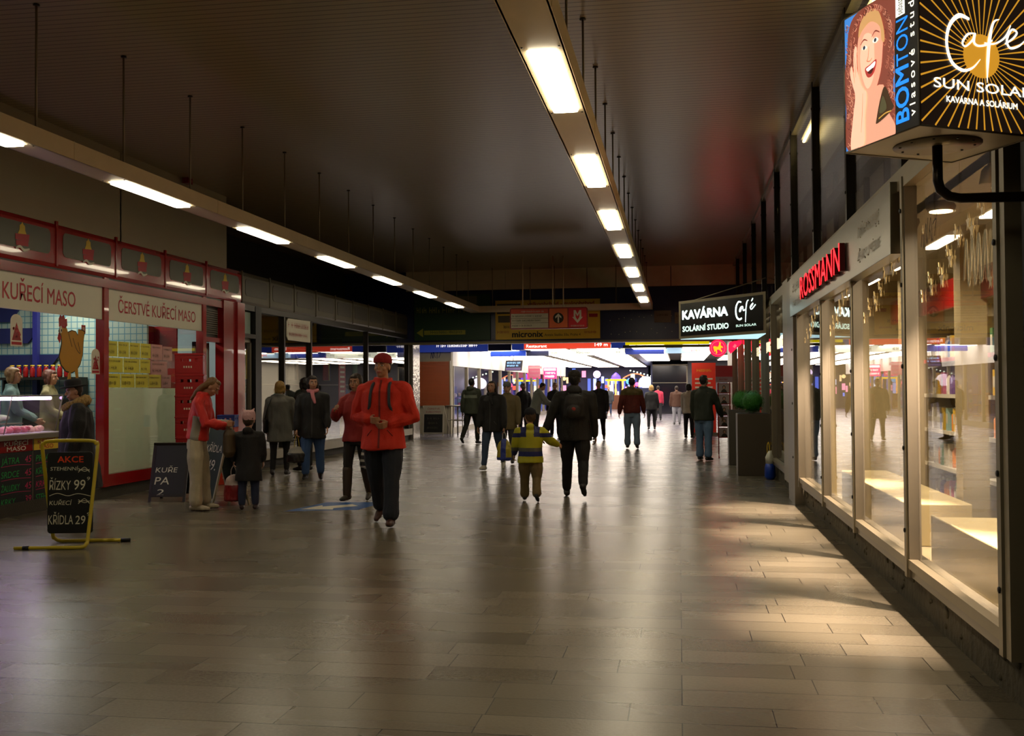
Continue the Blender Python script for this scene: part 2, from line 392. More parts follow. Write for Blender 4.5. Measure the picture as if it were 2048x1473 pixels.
# ------------------------------------------------------------------ right wall: shop glazing with aluminium profiles
def plinth():
    m = MB(); k = mat('rough_plinth', '4a4433', 0.9, var=0.55, scale=9, bump=0.9, bscale=14)
    m.bx(1.58, 1.8, 3.2, 33, 0.0, 0.24, k)
    for i in range(70):
        y = random.uniform(5, 24); z = random.uniform(.05, .2); r = random.uniform(.01, .04)
        m.ell((1.58, y, z), (.012, r * 1.8, r), k, 7, 5)
    S(m, 'baseboard_right')
plinth()
BAYS = [(5.22, 7.3), (7.3, 9.42), (9.42, 11.42), (11.42, 13.62), (15.3, 17.4), (17.4, 19.5), (19.5, 21.9), (21.9, 24.3), (24.3, 27.0), (27.0, 30.0)]
def bolt(m, y, z, x=1.47):
    m.lathe([(.016, 0), (.016, .006), (.009, .009)], (x, y, z), M_black, 8, ax=(-1, 0, 0))
for i, (y0, y1) in enumerate(BAYS):
    m = MB()
    m.bx(1.52, 1.62, y0, y1, 0.24, 0.30, M_alu); m.bx(1.50, 1.56, y0, y1, 0.30, 0.36, M_alu_d)
    m.bx(1.505, 1.585, y0 - .045, y0 + .045, 0.24, 2.93, M_alu); m.bx(1.49, 1.505, y0 - .03, y0 + .03, 0.24, 2.93, M_alu_d)
    m.bx(1.50, 1.62, y0, y1, 2.86, 2.93, M_alu_d)
    for z in (.55, 1.1, 1.65, 2.2, 2.7):
        bolt(m, y0, z, 1.488); m.lathe([(.01, 0), (.01, .004)], (1.505, y0 + .037, z), M_dark, 6, ax=(-1, 0, 0))
    if i in (3, 9): m.bx(1.49, 1.62, y1 - .045, y1 + .045, 0.24, 2.93, M_alu)
    o = S(m, 'window_%d' % (i + 1))
    g = MB(); g.bx(1.565, 1.575, y0 + .045, y1 - .045, 0.30, 2.86, M_glass); go = g.build('pane', o)
# big column between the drugstore and the cafe, and the pillar by the camera
m = MB(); m.bx(1.46, 1.7, 13.75, 14.5, 0.0, 2.93, M_alu); m.bx(1.47, 1.7, 14.5, 15.2, 0.2, 3.0, M_alu_d)
for z in (.6, 1.3, 2.0, 2.7): bolt(m, 13.9, z, 1.458)
S(m, 'pillar_right')
m = MB(); m.bx(1.62, 2.4, 3.2, 5.12, 0, 5.0, mat('maroon_pillar', '3a1a12', 0.5)); m.bx(1.5, 1.7, 5.1, 5.17, 0.24, 3.0, M_alu_d)
m.bx(1.55, 1.66, 4.9, 5.02, 0, 5.0, M_black); S(m, 'pillar_right')
# upper glazing
M_up = mat('frosted_upper_panel', 'b5a988', 0.35, var=0.12, scale=0.8)
UY = [3.2, 5.2, 7.5, 9.85, 12.2, 14.5, 16.95, 19.6, 22.2, 25.2, 28.2, 30.2]
for i in range(len(UY) - 1):
    y0, y1 = UY[i], UY[i + 1]
    m = MB(); m.bx(1.53, 1.61, y0 - .045, y0 + .045, 3.0, 5.0, M_dark); m.bx(1.54, 1.64, y0, y1, 4.94, 5.0, M_alu_d)
    m.bx(1.52, 1.62, y0, y1, 2.93, 3.02, M_alu_d)
    for z in (3.3, 4.0, 4.7): bolt(m, y0, z, 1.53)
    o = S(m, 'window_%d' % (i + 20))
    g = MB(); g.bx(1.575, 1.585, y0 + .05, y1 - .05, 3.02, 4.94, M_glass); g.build('pane', o)
m = MB(); m.bx(1.85, 1.95, 3.2, 30.3, 2.93, 5.1, M_up)
m.bx(1.7, 1.85, 3.2, 30.3, 3.55, 3.67, M_dark); m.bx(1.7, 1.85, 3.2, 30.3, 4.02, 4.08, M_dark); m.bx(1.72, 1.85, 3.2, 30.3, 3.02, 3.12, M_alu_d)
for y in range(4, 30, 1): m.bx(1.8, 1.85, y + .45, y + .5, 3.1, 4.05, M_dark)
S(m, 'wall_right')
M_tube = emis('warm_tube', 'ffe9a8', 14)
for k, y in enumerate((9.2, 14.0)):
    t = T('batten_light', 'warm fluorescent batten high behind the upper glazing, %s' % ('above the red drugstore lettering' if k == 0 else 'above the column beside the cafe'), 'lamp', (1.72, y, 4.86), group=None)
    m = MB(); m.bx(-.04, .04, -.6, .6, .04, .075, M_white); m.build('housing', t)
    m = MB(); m.tube([(0, -.56, .015), (0, .56, .015)], .022, M_tube, 8); m.build('tube', t)
# far part of the right side beyond the lintel
m = MB(); m.bx(1.55, 1.8, 30.0, 34.0, 0, 3.1, M_alu_d); S(m, 'wall_right')
m = MB(); m.bx(1.8, 6, 33.9, 34.1, 0, 3.1, M_white); m.bx(5.9, 6, 34, 82, 0, 3.1, M_white); S(m, 'wall_right')
m = MB(); m.bx(-13, 6, 81.8, 82, 0, 3.1, M_navy); S(m, 'wall_end')

# ------------------------------------------------------------------ light strips
M_house = mat('strip_housing', 'dccba8', 0.45, 0.0, var=0.06)
def strip_run(xc, ys, y_end, ystart, label, rod_y, rod_x):
    t = T('light_strip', label, 'ceiling light', (xc, ystart, 3.72))
    L = y_end - ystart; ys = [y - ystart for y in ys]
    m = MB(); w = .15; h = .17
    m.bx(-w, -.1, 0, L, 0, .02, M_house); m.bx(.1, w, 0, L, 0, .02, M_house)
    segs = []; p = 0
    for y in ys: segs.append((p, y)); p = y + 1.5
    segs.append((p, L))
    for a, b in segs:
        if b > a: m.bx(-.1, .1, a, b, .0, .015, M_house)
        for q in (a + .06, b - .06):
            for sx in (-.12, .12): m.lathe([(.008, 0), (.008, .004)], (sx, q, 0), M_dark, 6, ax=(0, 0, -1))
    m.bx(-w - .005, -w + .012, 0, L, .0, h, M_house); m.bx(w - .012, w + .005, 0, L, 0, h, M_house); m.bx(-w, w, 0, L, h - .012, h, M_house)
    j = 0.0
    while j < L: m.bx(-w - .008, w + .008, j - .006, j + .006, .001, h + .003, M_house); j += 3.1
    m.build('housing', t)
    for y in ys:
        d = MB(); d.hexa([(p[0] * .96, p[1], -.022) for p in rrect(-.1, y + .02, .1, y + 1.48, .03)], [(p[0], p[1], .02) for p in rrect(-.1, y + .02, .1, y + 1.48, .03)], M_diff)
        d.build('diffuser', t)
    for k, y in enumerate(rod_y):
        d = MB(); d.tube([(rod_x, y - ystart, h - .01), (rod_x, y - ystart, 1.28)], .011, M_alu_d, 6)
        d.lathe([(.03, 0), (.03, .012)], (rod_x, y - ystart, 1.265), M_dark, 8); d.build('rod', t)
strip_run(-0.86, [6.63 + 3.1 * k for k in range(-2, 7)], 29.15, -6.5, 'long suspended fluorescent light strip, the one nearer the drugstore windows', [6.7 + 1.48 * k for k in range(-8, 16)], 0.0)
strip_run(-5.80, [6.86 + 3.16 * k for k in range(-2, 7)], 29.15, -6.5, 'long suspended fluorescent light strip, the one passing the red chicken shop', [6.95 + 1.48 * k for k in range(-8, 15)], 0.28 - .14)
t = T('light_strip', 'plain cross beam without lamps that joins the two long light strips at the far end', 'ceiling light', (-3.33, 29.3, 3.72))
m = MB(); m.bx(-2.62, 2.62, -.14, .14, 0, .17, M_house); m.build('housing', t)
for x in (-1.95, -.85, -.15, 1.6):
    m = MB(); m.tube([(x, 0, .16), (x, 0, 1.28)], .012, M_alu_d, 6); m.build('rod', t)
# ================================================================== LEFT SHOPS
M_letter = mat('red_lettering', 'a3121c', 0.5)
M_yel = mat('yellow_print', 'd2b023', 0.5)
M_ylist = mat('yellow_price_paper', 'd0c83c', 0.6)
M_pink = mat('pink_price_paper', 'c4948c', 0.6)
M_ink = mat('dark_ink', '2a2417', 0.7)
M_chalkb = mat('chalkboard_black', '0c0e0c', 0.55, var=0.2)
M_chalkg = mat('chalkboard_green', '1c2b22', 0.7, var=0.25)
M_chw = mat('white_chalk', 'd8d4bc', 0.9)
M_chg = mat('green_chalk', '2f9a4c', 0.9)
M_chr = mat('pink_chalk', 'c03060', 0.9)
M_cho = mat('orange_chalk', 'd2401c', 0.9)
M_tile = grid_mat('blue_white_wall_tiles', '8f9c90', '46707c', 0.1, a1='X', lw=0.14)
# window wall of the chicken shop: kerb rail, mullions, bands
m = MB()
m.bx(-8.1, -7.98, 13.5, 16.6, .17, .34, M_red)
for y in (13.5, 16.57): m.bx(-8.1, -7.97, y - .06, y + .06, .17, 3.12, M_red)
m.bx(-8.1, -7.94, 17.25, 17.75, .16, 3.12, M_redd); m.bx(-8.02, -7.9, 17.75, 18.06, .16, 3.12, M_red)
m.bx(-8.1, -7.98, 16.6, 17.25, 2.36, 2.44, M_redd)
m.bx(-8.1, -7.96, 4, 17.75, 2.98, 3.1, M_redd); m.bx(-8.1, -8.0, 4, 17.75, 3.1, 3.13, M_dark)
m.bx(-8.1, -7.97, 10.4, 10.5, .17, 3.12, M_red); S(m, 'window_40')
m = MB(); m.bx(-8.05, -8.04, 13.56, 16.51, .34, 2.54, M_glass_l); S(m, 'window_41')
m = MB(); m.bx(-8.06, -8.052, 13.56, 16.51, .34, 1.56, film('frosted_film', 'dde0c8')); 
o = m.build('frosted_film'); tag(o, 'pale frosted film covering the lower half of the chicken shop window', 'window film')
# fascia
def fascia(name, y0, y1, n, body, inset, label, logo):
    t = T(name, label, 'fascia', (-8.0, y0, 3.13)); L = y1 - y0; q = L / n
    m = MB(); m.prism([(0, 0), (.10, 0), (.12, .05), (.12, .52), (.07, .60), (0, .60)], (V((-.1, 0, 0)), V((1, 0, 0)), V((0, 0, 1))), L, body)
    for i in range(n): m.bx(.0, .035, i * q - .02, i * q + .02, 0.02, .61, body)
    m.build('fascia_body', t, bevel=0.006)
    for i in range(n):
        m = MB(); f = FL(.022, i * q, 0); m.prism(rrect(.14, .16, q - .14, .48, .07), f, .01, inset, .004)
        if not logo: m.prism(rrect(.14, .16, q - .14, .48, .07), f, .006, M_fasc, .002)
        pan = m.build('inset_panel', t)
        if logo:
            m = MB(); c = q / 2; f = FL(.022, i * q, .055)
            m.prism([(c - .09, .27), (c - .055, .33), (c - .05, .385), (c - .02, .40), (c, .43), (c + .02, .40), (c + .05, .385), (c + .055, .33), (c + .09, .27)], f, .002, M_yel, .008)
            m.prism([(c - .14, .20), (c - .14, .27), (c + .14, .29), (c + .12, .19)], f, .002, M_letter, .010)
            m.prism([(c - .12, .13), (c - .13, .19), (c + .11, .20), (c + .12, .14)], f, .002, M_letter, .010)
            m.ribbon([(c - .13, .09), (c - .05, .12), (c + .03, .085), (c + .14, .11)], [.02, .035, .035, .02], f, 0, M_white, .011)
            m.build('logo', pan)
fascia('shop_fascia', 5.1, 18.1, 9, M_red, M_inset, 'glossy red fascia with rounded grey insets over the chicken shop', True)
fascia('shop_fascia', 18.12, 30.0, 9, M_fasc, M_fin, 'dull olive fascia with rounded insets over the dark shop windows', False)
# white sign bands
def band(y0, y1, txt, yt, wt, label):
    t = T('sign_panel', label, 'sign', (-8.0, y0, 2.53))
    m = MB(); m.bx(-.04, .0, 0, y1 - y0, 0, .46, mat('lit_sign_face', 'b9b299', 0.5, emit=0.05, var=.03)); m.build('sign_face', t, bevel=.004)
    m = MB(); m.text(txt, .26, FL(0, yt - y0, .13), M_letter, w=wt, bold=.006, off=.003); m.build('lettering', t)
band(13.57, 16.53, 'ČERSTVÉ KUŘECÍ MASO', 13.86, 2.42, 'white sign panel with red text above the frosted window')
band(10.48, 13.44, 'ČERSTVÉ KUŘECÍ MASO', 10.22 + .4, 2.1, 'white sign panel with red text above the meat counter') if False else None
t = T('sign_panel', 'white sign panel with red text above the meat counter', 'sign', (-8.0, 10.48, 2.53))
m = MB(); m.bx(-.04, .0, 0, 2.96, 0, .46, MATS.get('lit_sign_face') or M_white); m.build('sign_face', t, bevel=.004)
m = MB(); m.text('KUŘECÍ MASO', .29, FL(0, .78, .12), M_letter, w=1.52, bold=.007, off=.003)
m.text('ČERSTVÉ', .29, FL(0, .02, .12), M_letter, w=.62, bold=.007, off=.003); m.build('lettering', t)
# vent over the door and the door leaf
m = MB(); m.bx(-8.08, -8.04, 16.64, 17.22, 2.44, 2.98, M_dark)
for i in range(12): m.bx(-8.04, -8.02, 16.68, 17.18, 2.5 + i * .037, 2.515 + i * .037, M_fasc)
S(m, 'trim_vent')
m = MB(); m.bx(-8.25, -8.2, 16.66, 16.72, .16, 2.36, M_alu); m.bx(-8.25, -8.2, 17.16, 17.22, .16, 2.36, M_alu)
m.bx(-8.25, -8.2, 16.66, 17.22, 2.28, 2.36, M_alu); m.bx(-8.24, -8.21, 16.7, 17.2, .2, 1.3, mat('door_film', '8d9a8c', 0.5)); m.bx(-8.25, -8.19, 16.66, 17.22, 1.26, 1.34, M_alu)
o = S(m, 'door_1')
# interior of the chicken shop
M_bw = mat('cool_white_wall', 'a9bcc0', 0.5, var=.04)
m = MB(); m.bx(-12, -11.9, 8, 17.9, 0, 3.2, M_bw); m.bx(-12, -8.3, 17.8, 17.9, 0, 3.2, M_bw); m.bx(-12, -8.1, 8, 17.9, 3.15, 3.25, M_bw)
m.bx(-12, -8.3, 7.9, 8.0, 0, 3.2, M_bw); m.bx(-11.9, -8.12, 14.9, 14.95, 0.1, 2.95, M_tile); S(m, 'wall_left')
m = MB(); m.bx(-12, -8.35, 8, 17.9, 0.0, 0.14, mat('shop_floor', '6b6a66', .4)); S(m, 'floor')
m = MB(); f = FF(0, 14.88, 0); nv = mat('navy_shape', '14164a', .5)
for (x0, x1, z0, z1) in ((-11.8, -10.1, 2.28, 2.52), (-11.8, -9.75, 1.86, 2.1), (-11.8, -10.4, 2.62, 2.9)): m.prism([(x0, z0), (x1, z0), (x1 + .2, z1), (x0, z1)], f, .03, nv, .04)
o = m.build('wall_graphic'); tag(o, 'navy arrow shaped stripes on the tiled wall behind the meat counter', 'wall graphic')
m = MB(); m.bx(-9.98, -9.9, 14.78, 14.86, .14, 3.1, mat('blue_post', '23236a', .4)); S(m, 'pillar_left')
SPOT = emis('shop_panel_light', 'f4f4e8', 8.5); SPOT2 = emis('shop_panel_light_window', 'f6f6ea', 20)
for k, (x, y) in enumerate(((-10, 10), (-10, 12.4), (-9.4, 15.9), (-9.2, 14.0))):  # the last light is added to brighten the frosted film from behind
    t = T('ceiling_light', 'white ceiling light inside the chicken shop, %s' % ('above the counter end nearest the frame edge', 'above the counter by the hen cutout', 'behind the pink price cards', 'added to brighten the frosted film')[k], 'lamp', (x, y, 3.13))
    m = MB(); m.bx(-.32, .32, -.62, .62, -.02, .02, M_white); m.build('housing', t)
    m = MB(); m.bx(-.28, .28, -.58, .58, -.03, -.02, SPOT if k < 2 else SPOT2); m.build('diffuser', t)
# meat counter
t = T('meat_counter', 'glass fronted chilled meat counter with red and yellow price boards', 'counter', (-8.0, 10.0, 0))
LC = 2.5
m = MB(); m.bx(-1.0, -.06, 0, LC, .05, .93, M_white); m.bx(-1.0, .02, 0, LC + .02, .93, .99, M_alu); m.build('base', t)
BD = [(0.0, .62, 'KUŘECÍ', 'MASO', M_redd, M_white), (.63, 1.25, 'KUŘECÍ', 'MASO', M_redd, M_white), (1.26, 1.93, 'KUŘECÍ', 'MASO', M_redd, M_white), (1.94, 2.47, 'KRŮTÍ', 'MASO', M_yel, M_letter)]
CH = [['PLECE 69', 'STEHNA 59', 'KRK 29', 'ZÁDA 19'], ['ŘÍZKY', 'FETY', '49.', 'CELÉ PRSA'], ['JÁTRA 45', 'SRDCE 45', 'ŽALUDKY 45', 'KRKY 39'], ['PRSA 99', 'KŘÍDLA 49', 'KRK 45', 'STEHNA']]
for k, (a, b, t1, t2, mb_, ml) in enumerate(BD):
    m = MB(); f = FL(-.04, a, 0); w_ = b - a
    m.rect(0.005, .78, w_ - .005, .925, f, .02, mb_); m.rect(0.005, .06, w_ - .005, .775, f, .02, M_chalkb)
    m.rect(w_ - .012, .06, w_, .93, f, .021, M_alu, .002); m.rect(0, .05, w_, .062, f, .021, M_alu, .002)
    m.text(t1, .075, f, ml, x=w_ / 2, y=.858, align='C', w=w_ * .7, bold=.01); m.text(t2, .075, f, ml, x=w_ / 2, y=.795, align='C', w=w_ * .55, bold=.01)
    for i, l in enumerate(CH[k]):
        a_, _, b_ = l.partition(' '); yy = .64 - i * .165
        m.text(a_, .11, f, (M_chg, M_chg, M_chr, M_chg)[i] if k % 2 else M_chg, x=.04, y=yy, w=min(.36, .07 * len(a_)), shear=.15)
        if b_: m.text(b_, .12, f, M_chr, x=w_ - .04, y=yy, align='R', w=.05 * len(b_) + .03, shear=.15)
        m.ribbon([(.04, yy - .03), (w_ * .5, yy - .02), (w_ - .05, yy - .035)], [.006], f, 0, M_chr, .002)
    m.build('price_board', t)
m = MB()
m.hexa([(-.12, .02, 1.0), (-.12, LC, 1.0), (-.11, LC, 1.0), (-.11, .02, 1.0)], [(-.01, .02, 1.46), (-.01, LC, 1.46), (.0, LC, 1.46), (.0, .02, 1.46)], M_glass)
m.hexa([(-.11, LC, 1.0), (-.9, LC, 1.0), (-.9, LC - .008, 1.0), (-.11, LC - .008, 1.0)], [(0, LC, 1.46), (-.9, LC, 1.46), (-.9, LC - .008, 1.46), (0, LC - .008, 1.46)], M_glass)
m.bx(-.5, 0, .02, LC, 1.46, 1.468, M_glass); m.build('glass_hood', t)
m = MB(); m.tube([(-.11, LC, 1.0), (0, LC, 1.46)], .009, M_alu, 6); m.tube([(-.11, 1.45, 1.0), (0, 1.45, 1.46), (-.3, 1.45, 1.46)], .007, M_alu, 6); m.tube([(0, 0, 1.47), (0, LC, 1.47)], .008, M_alu, 6); m.build('hood_frame', t)
m = MB(); m.tube([(-.1, .1, 1.435), (-.1, LC - .12, 1.435)], .02, emis('counter_tube', 'e6b8ff', 18), 8); m.build('lamp_tube', t)
m = MB(); m.bx(-.95, -.04, .02, LC - .02, .99, 1.0, mat('tray_white', 'd9d0dc', .3)); m.bx(-.9, -.5, .05, LC - .1, 1.10, 1.11, M_alu); m.bx(-.95, -.9, 0, LC, 1.0, 1.4, mat('mauve_back', '8a6aa0', .4)); m.build('display_tray', t)
M_meat = [mat('raw_pink_meat', 'e09a94', .3, bump=.3, bscale=20), mat('pale_chicken_meat', 'e6b89a', .3, bump=.3, bscale=20), mat('dark_red_meat', 'b34a50', .3, bump=.3)]
for i in range(30):
    m = MB(); q = M_meat[(i * 7 + i // 3) % 3]; m.ell((0, 0, .035), (.075, .06, .045), q, 10, 7); m.ell((.03, .04, .05), (.045, .04, .035), q, 9, 6); m.ell((-.04, .02, .04), (.04, .05, .04), q, 9, 6)
    o = m.build('meat_cut', loc=(-8.24 - (i % 2) * .17, 10.15 + (i // 2) * .155, 1.0), rz=i * 1.3); tag(o, 'pink piece of raw poultry lying in the lit meat counter', 'meat', 'meat pieces in the counter')
o = MB(); o.ell((0, 0, .06), (.14, .48, .07), mat('pale_cloth', 'b9c8a8', .7), 14, 8); o.ell((0, .35, .07), (.1, .25, .05), MATS['pale_cloth'], 12, 8); o = o.build('folded_cloth', loc=(-8.68, 11.75, 1.11)); tag(o, 'pale greenish cloth heap on the upper tray of the meat counter', 'cloth')
# hen cutout in the window
t = T('hen_cutout', 'flat yellow hen picture with red comb hanging over the counter', 'picture', (-8.08, 12.47, 1.74))
f = FL(0, 0, 0); M_hen = mat('hen_yellow', 'b07d14', .6, var=.05)
hen = [(.05, .22), (.10, .40), (.09, .50), (.05, .55), (.08, .62), (.14, .66), (.20, .60), (.22, .55), (.30, .58), (.38, .57), (.42, .52), (.43, .60), (.50, .60), (.56, .58), (.54, .48), (.53, .40), (.52, .27), (.47, .14), (.40, .06), (.30, .02), (.18, .04), (.09, .12)]
m = MB(); m.prism([(p[0] * 1.2, p[1] * 1.05) for p in hen], f, .006, M_ink, 0); m.prism([((p[0] - .3) * 1.14 + .36, (p[1] - .34) * 1.0 + .357) for p in hen], f, 0, M_hen, .002)
m.ribbon([(.38, .50), (.46, .36), (.55, .30), (.50, .45)], [.01], f, 0, M_ink, .004); m.ribbon([(.28, .56), (.33, .44), (.36, .38)], [.01], f, 0, M_ink, .004); m.build('body', t)
m = MB(); m.prism([(.07, .64), (.06, .74), (.10, .80), (.13, .77), (.17, .81), (.20, .75), (.24, .76), (.25, .66), (.2, .62)], f, .006, M_red, .003); m.prism([(.06, .56), (.03, .48), (.08, .42), (.11, .5)], f, .006, M_red, .005); m.build('comb', t)
m = MB(); m.disc(.10, .60, .03, .05, f, 0, M_white, .006); m.disc(.11, .59, .012, .02, f, 0, M_ink, .008); m.build('eye', t)
m = MB(); m.prism([(.30, .06), (.26, -.06), (.20, -.08), (.28, -.10), (.34, -.05), (.34, .06)], f, .006, M_hen, .001); m.prism([(.42, .10), (.46, -.04), (.42, -.09), (.52, -.08), (.50, .12)], f, .006, M_hen, .001); m.build('feet', t)
# arched christmas stickers
for k, (y, z, lab) in enumerate(((11.46, 2.08, 'white arched sticker with red tree ornament above the counter glass'), (13.22, 1.76, 'white arched sticker with red ornament beside the hen picture'))):
    t = T('window_sticker', lab, 'sticker', (-8.03, y, z)); f = FL(0, 0, 0); ss = .9 if k == 0 else .8
    m = MB(); pts = [(0, 0), (.26 * ss, 0), (.26 * ss, .34 * ss)] + [(.13 * ss + .13 * ss * math.cos(a * PI / 10), .34 * ss + .1 * ss * math.sin(a * PI / 10)) for a in range(1, 10)] + [(0, .34 * ss)]
    m.prism(pts, f, .002, M_white); 
    for i in range(9):
        r_ = random.random; m.disc((.05 + .16 * r_()) * ss, (.05 + .12 * r_() + .02 * i) * ss, .02 * ss, .02 * ss, f, 0, M_letter, .002, 8)
    m.prism([(.03 * ss, .08 * ss), (.23 * ss, .08 * ss), (.13 * ss, .33 * ss)], f, 0, M_redd, .001); m.prism([(.02 * ss, .02 * ss), (.24 * ss, .02 * ss), (.24 * ss, .06 * ss), (.02 * ss, .06 * ss)], f, 0, M_letter, .001); m.build('print', t)
# red shelves of jars behind the counter
for i in range(9):
    m = MB(); m.lathe([(.035, 0), (.04, .02), (.04, .12), (.03, .15), (.03, .17)], (0, 0, 0), M_redd, 10); m.lathe([(.032, .17), (.032, .19)], (0, 0, 0), M_yel, 10)
    o = m.build('sauce_jar', loc=(-10.2 + i * .115, 14.6, 1.74)); tag(o, 'small red jar with a yellow lid on the shelf behind the counter', 'jar', 'red jars behind the counter')
m = MB(); m.bx(-10.3, -9.1, 14.45, 14.88, 1.70, 1.74, M_dark); m.bx(-10.3, -9.1, 14.5, 14.88, .9, 1.4, M_dark); m.bx(-10.3, -10.27, 14.5, 14.88, 1.4, 1.7, M_dark); m.bx(-9.13, -9.1, 14.5, 14.88, 1.4, 1.7, M_dark); o = m.build('wall_shelf'); tag(o, 'dark shelf carrying red jars behind the meat counter', 'shelf')
# yellow and pink price lists
k = 0
for (y, z, w_, h_, mm) in ((13.6, 2.02, .30, .22, 0), (13.92, 2.02, .30, .22, 0), (14.24, 2.02, .30, .22, 0), (14.56, 2.02, .30, .22, 0), (14.88, 2.0, .34, .24, 1), (15.24, 2.0, .3, .22, 1),
                        (13.6, 1.79, .45, .21, 0), (14.07, 1.79, .45, .21, 0), (14.54, 1.79, .3, .21, 0), (14.88, 1.77, .5, .21, 1),
                        (13.6, 1.57, .38, .2, 0), (14.0, 1.57, .38, .2, 0), (14.4, 1.57, .38, .2, 0), (14.8, 1.57, .38, .2, 0), (15.2, 1.57, .3, .2, 1)):
    m = MB(); f = FL(-8.035, y, z); m.rect(0, 0, w_, h_, f, .002, M_pink if mm else M_ylist)
    blur(m, .02, h_ - .06, w_ * .8, .03, f, M_ink, .002, int(y * 10)); blur(m, .03, .04, w_ * .6, .055, f, M_ink, .002, int(z * 10))
    o = m.build('price_card'); tag(o, ('faded pink' if mm else 'yellow') + ' price card taped inside the frosted window', 'price card', 'pink price cards' if mm else 'yellow price cards')
for j, (y, z) in enumerate(((13.75, 2.37), (14.25, 2.36), (14.75, 2.35), (14.9, 2.35), (15.5, 2.32))):
    m = MB(); f = FL(-8.6, y - .35, z); m.rect(0, 0, .1, .13, f, .003, M_letter); m.rect(.02, .05, .08, .1, f, 0, M_pink, .002)
    o = m.build('hanging_flyer'); tag(o, 'small red flyer pinned on a line inside the chicken shop', 'flyer', 'red flyers inside the chicken shop')
t = T('wall_clock', 'round dark blue clock on the tiled wall above the price cards', 'clock', (-8.7, 15.1, 2.3))
m = MB(); m.lathe([(.13, 0), (.13, .03), (.11, .035)], (0, 0, 0), M_navy, 24, ax=(1, 0, 0)); m.build('case', t); m = MB(); m.tube([(.04, 0, 0), (.04, .04, .05)], .006, M_white, 5); m.tube([(.04, 0, 0), (.04, .0, -.07)], .005, M_white, 5); m.build('hand', t)
m = MB(); m.bx(-8.8, -8.7, 16.0, 16.4, .15, 2.6, M_redd); m.bx(-8.7, -8.3, 16.2, 16.25, .15, 2.6, M_redd); o = m.build('red_partition'); tag(o, 'red board partition standing inside behind the window corner', 'partition')

# ------------------------------------------------------------------ second shop (dark reflecting windows)
m = MB(); m.bx(-8.12, -7.97, 18.72, 19.0, 0.16, 3.12, M_black); m.bx(-8.12, -7.97, 18.06, 18.72, 2.5, 2.58, M_dark)
m.bx(-8.1, -7.98, 18.06, 30.2, 3.02, 3.13, M_dark)
for y in (20.22, 21.8, 25.99, 30.1): m.bx(-8.1, -7.98, y - .035, y + .035, .3, 3.05, M_dark)
m.bx(-8.14, -7.9, 19.0, 30.2, .16, .34, M_alu_d); S(m, 'window_42')
for i, (a, b) in enumerate(((19.0, 20.19), (20.25, 21.77), (21.83, 25.96), (26.02, 30.07))):
    m = MB(); m.bx(-8.05, -8.04, a, b, .34, 3.02, M_glass_l); S(m, 'window_%d' % (43 + i))
m = MB(); m.bx(-8.1, -8.04, 18.1, 18.16, .16, 2.5, M_alu); m.bx(-8.1, -8.04, 18.62, 18.68, .16, 2.5, M_alu); m.bx(-8.1, -8.04, 18.1, 18.68, 2.42, 2.5, M_alu); m.bx(-8.08, -8.07, 18.16, 18.62, .2, 2.42, M_glass_l)
m.bx(-8.08, -8.06, 18.1, 18.68, 2.58, 3.0, mat('grey_transom', '8a9a90', .4)); S(m, 'door_2')
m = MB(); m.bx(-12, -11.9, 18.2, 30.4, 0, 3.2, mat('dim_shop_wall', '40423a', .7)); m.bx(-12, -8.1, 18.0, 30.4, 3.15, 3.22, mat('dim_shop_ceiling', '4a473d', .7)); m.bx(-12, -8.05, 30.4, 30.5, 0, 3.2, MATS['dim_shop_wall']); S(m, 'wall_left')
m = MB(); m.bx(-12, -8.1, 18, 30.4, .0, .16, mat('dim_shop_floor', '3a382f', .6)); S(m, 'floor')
t = T('window_sign', 'white sign with faded red text hanging in the dark shop window', 'sign', (-7.96, 20.28, 2.55)); f = FL(0, 0, 0)
m = MB(); m.prism([(.08, 0), (1.38, 0), (1.38, .47), (.08, .45), (0, .38), (0, .08)], f, .02, M_white); m.build('board', t)
m = MB(); blur(m, .08, .27, 1.2, .11, f, M_letter, .003, 3); blur(m, .12, .09, 1.1, .08, f, M_letter, .003, 5); m.build('lettering', t)
# goods inside the dark shop
cols = [('9c2a24', 'red'), ('c7b13a', 'yellow'), ('2f4c8c', 'blue'), ('3d6b46', 'green'), ('8c8a80', 'grey'), ('28262a', 'black'), ('b8b0a0', 'pale')]
for i in range(28):
    c, n = cols[i % 7]; mm = mat('cloth_' + n, c, .8)
    y = 19.3 + (i % 14) * .78; z = .9 if i < 14 else 1.75
    t = T('hanging_garment', '%s garment on a hanger inside the dark shop window' % n, 'clothes', (-8.7 - .25 * (i % 3), y, z), group='%s garments in the dark shop' % n)
    m = MB(); m.loft([(0, 0, 0, .05, .2), (0, 0, .35, .05, .17), (0, 0, .55, .06, .2), (0, 0, .62, .03, .06)], mm, 10); m.build('garment', t)
    m = MB(); m.tube([(0, -.17, .58), (0, 0, .66), (0, .17, .58)], .006, M_alu, 5); m.tube([(0, 0, .66), (0, 0, .74)], .004, M_alu, 5); m.build('hanger', t)
m = MB(); 
for z in (1.64, 2.49): m.tube([(-8.95, 19.1, z), (-8.95, 30, z)], .015, M_alu, 6)
for y in (19.1, 24.5, 30): m.tube([(-8.95, y, .16), (-8.95, y, 2.49)], .018, M_alu, 6)
o = m.build('clothes_rail'); tag(o, 'long two tier chrome clothes rail inside the dark shop', 'rail')
t = T('window_poster', 'tall red poster with a yellow foot leaning inside the dark shop window', 'poster', (-8.3, 24.6, .35)); f = FL(0, 0, 0)
m = MB(); m.rect(0, .75, .5, 2.0, f, .02, M_letter); m.rect(.12, .0, .4, .75, f, .02, M_yel); [m.rect(.08, 1.7 - .12 * q, .42, 1.75 - .12 * q, f, 0, M_white, .002) for q in range(6)]; m.build('board', t)
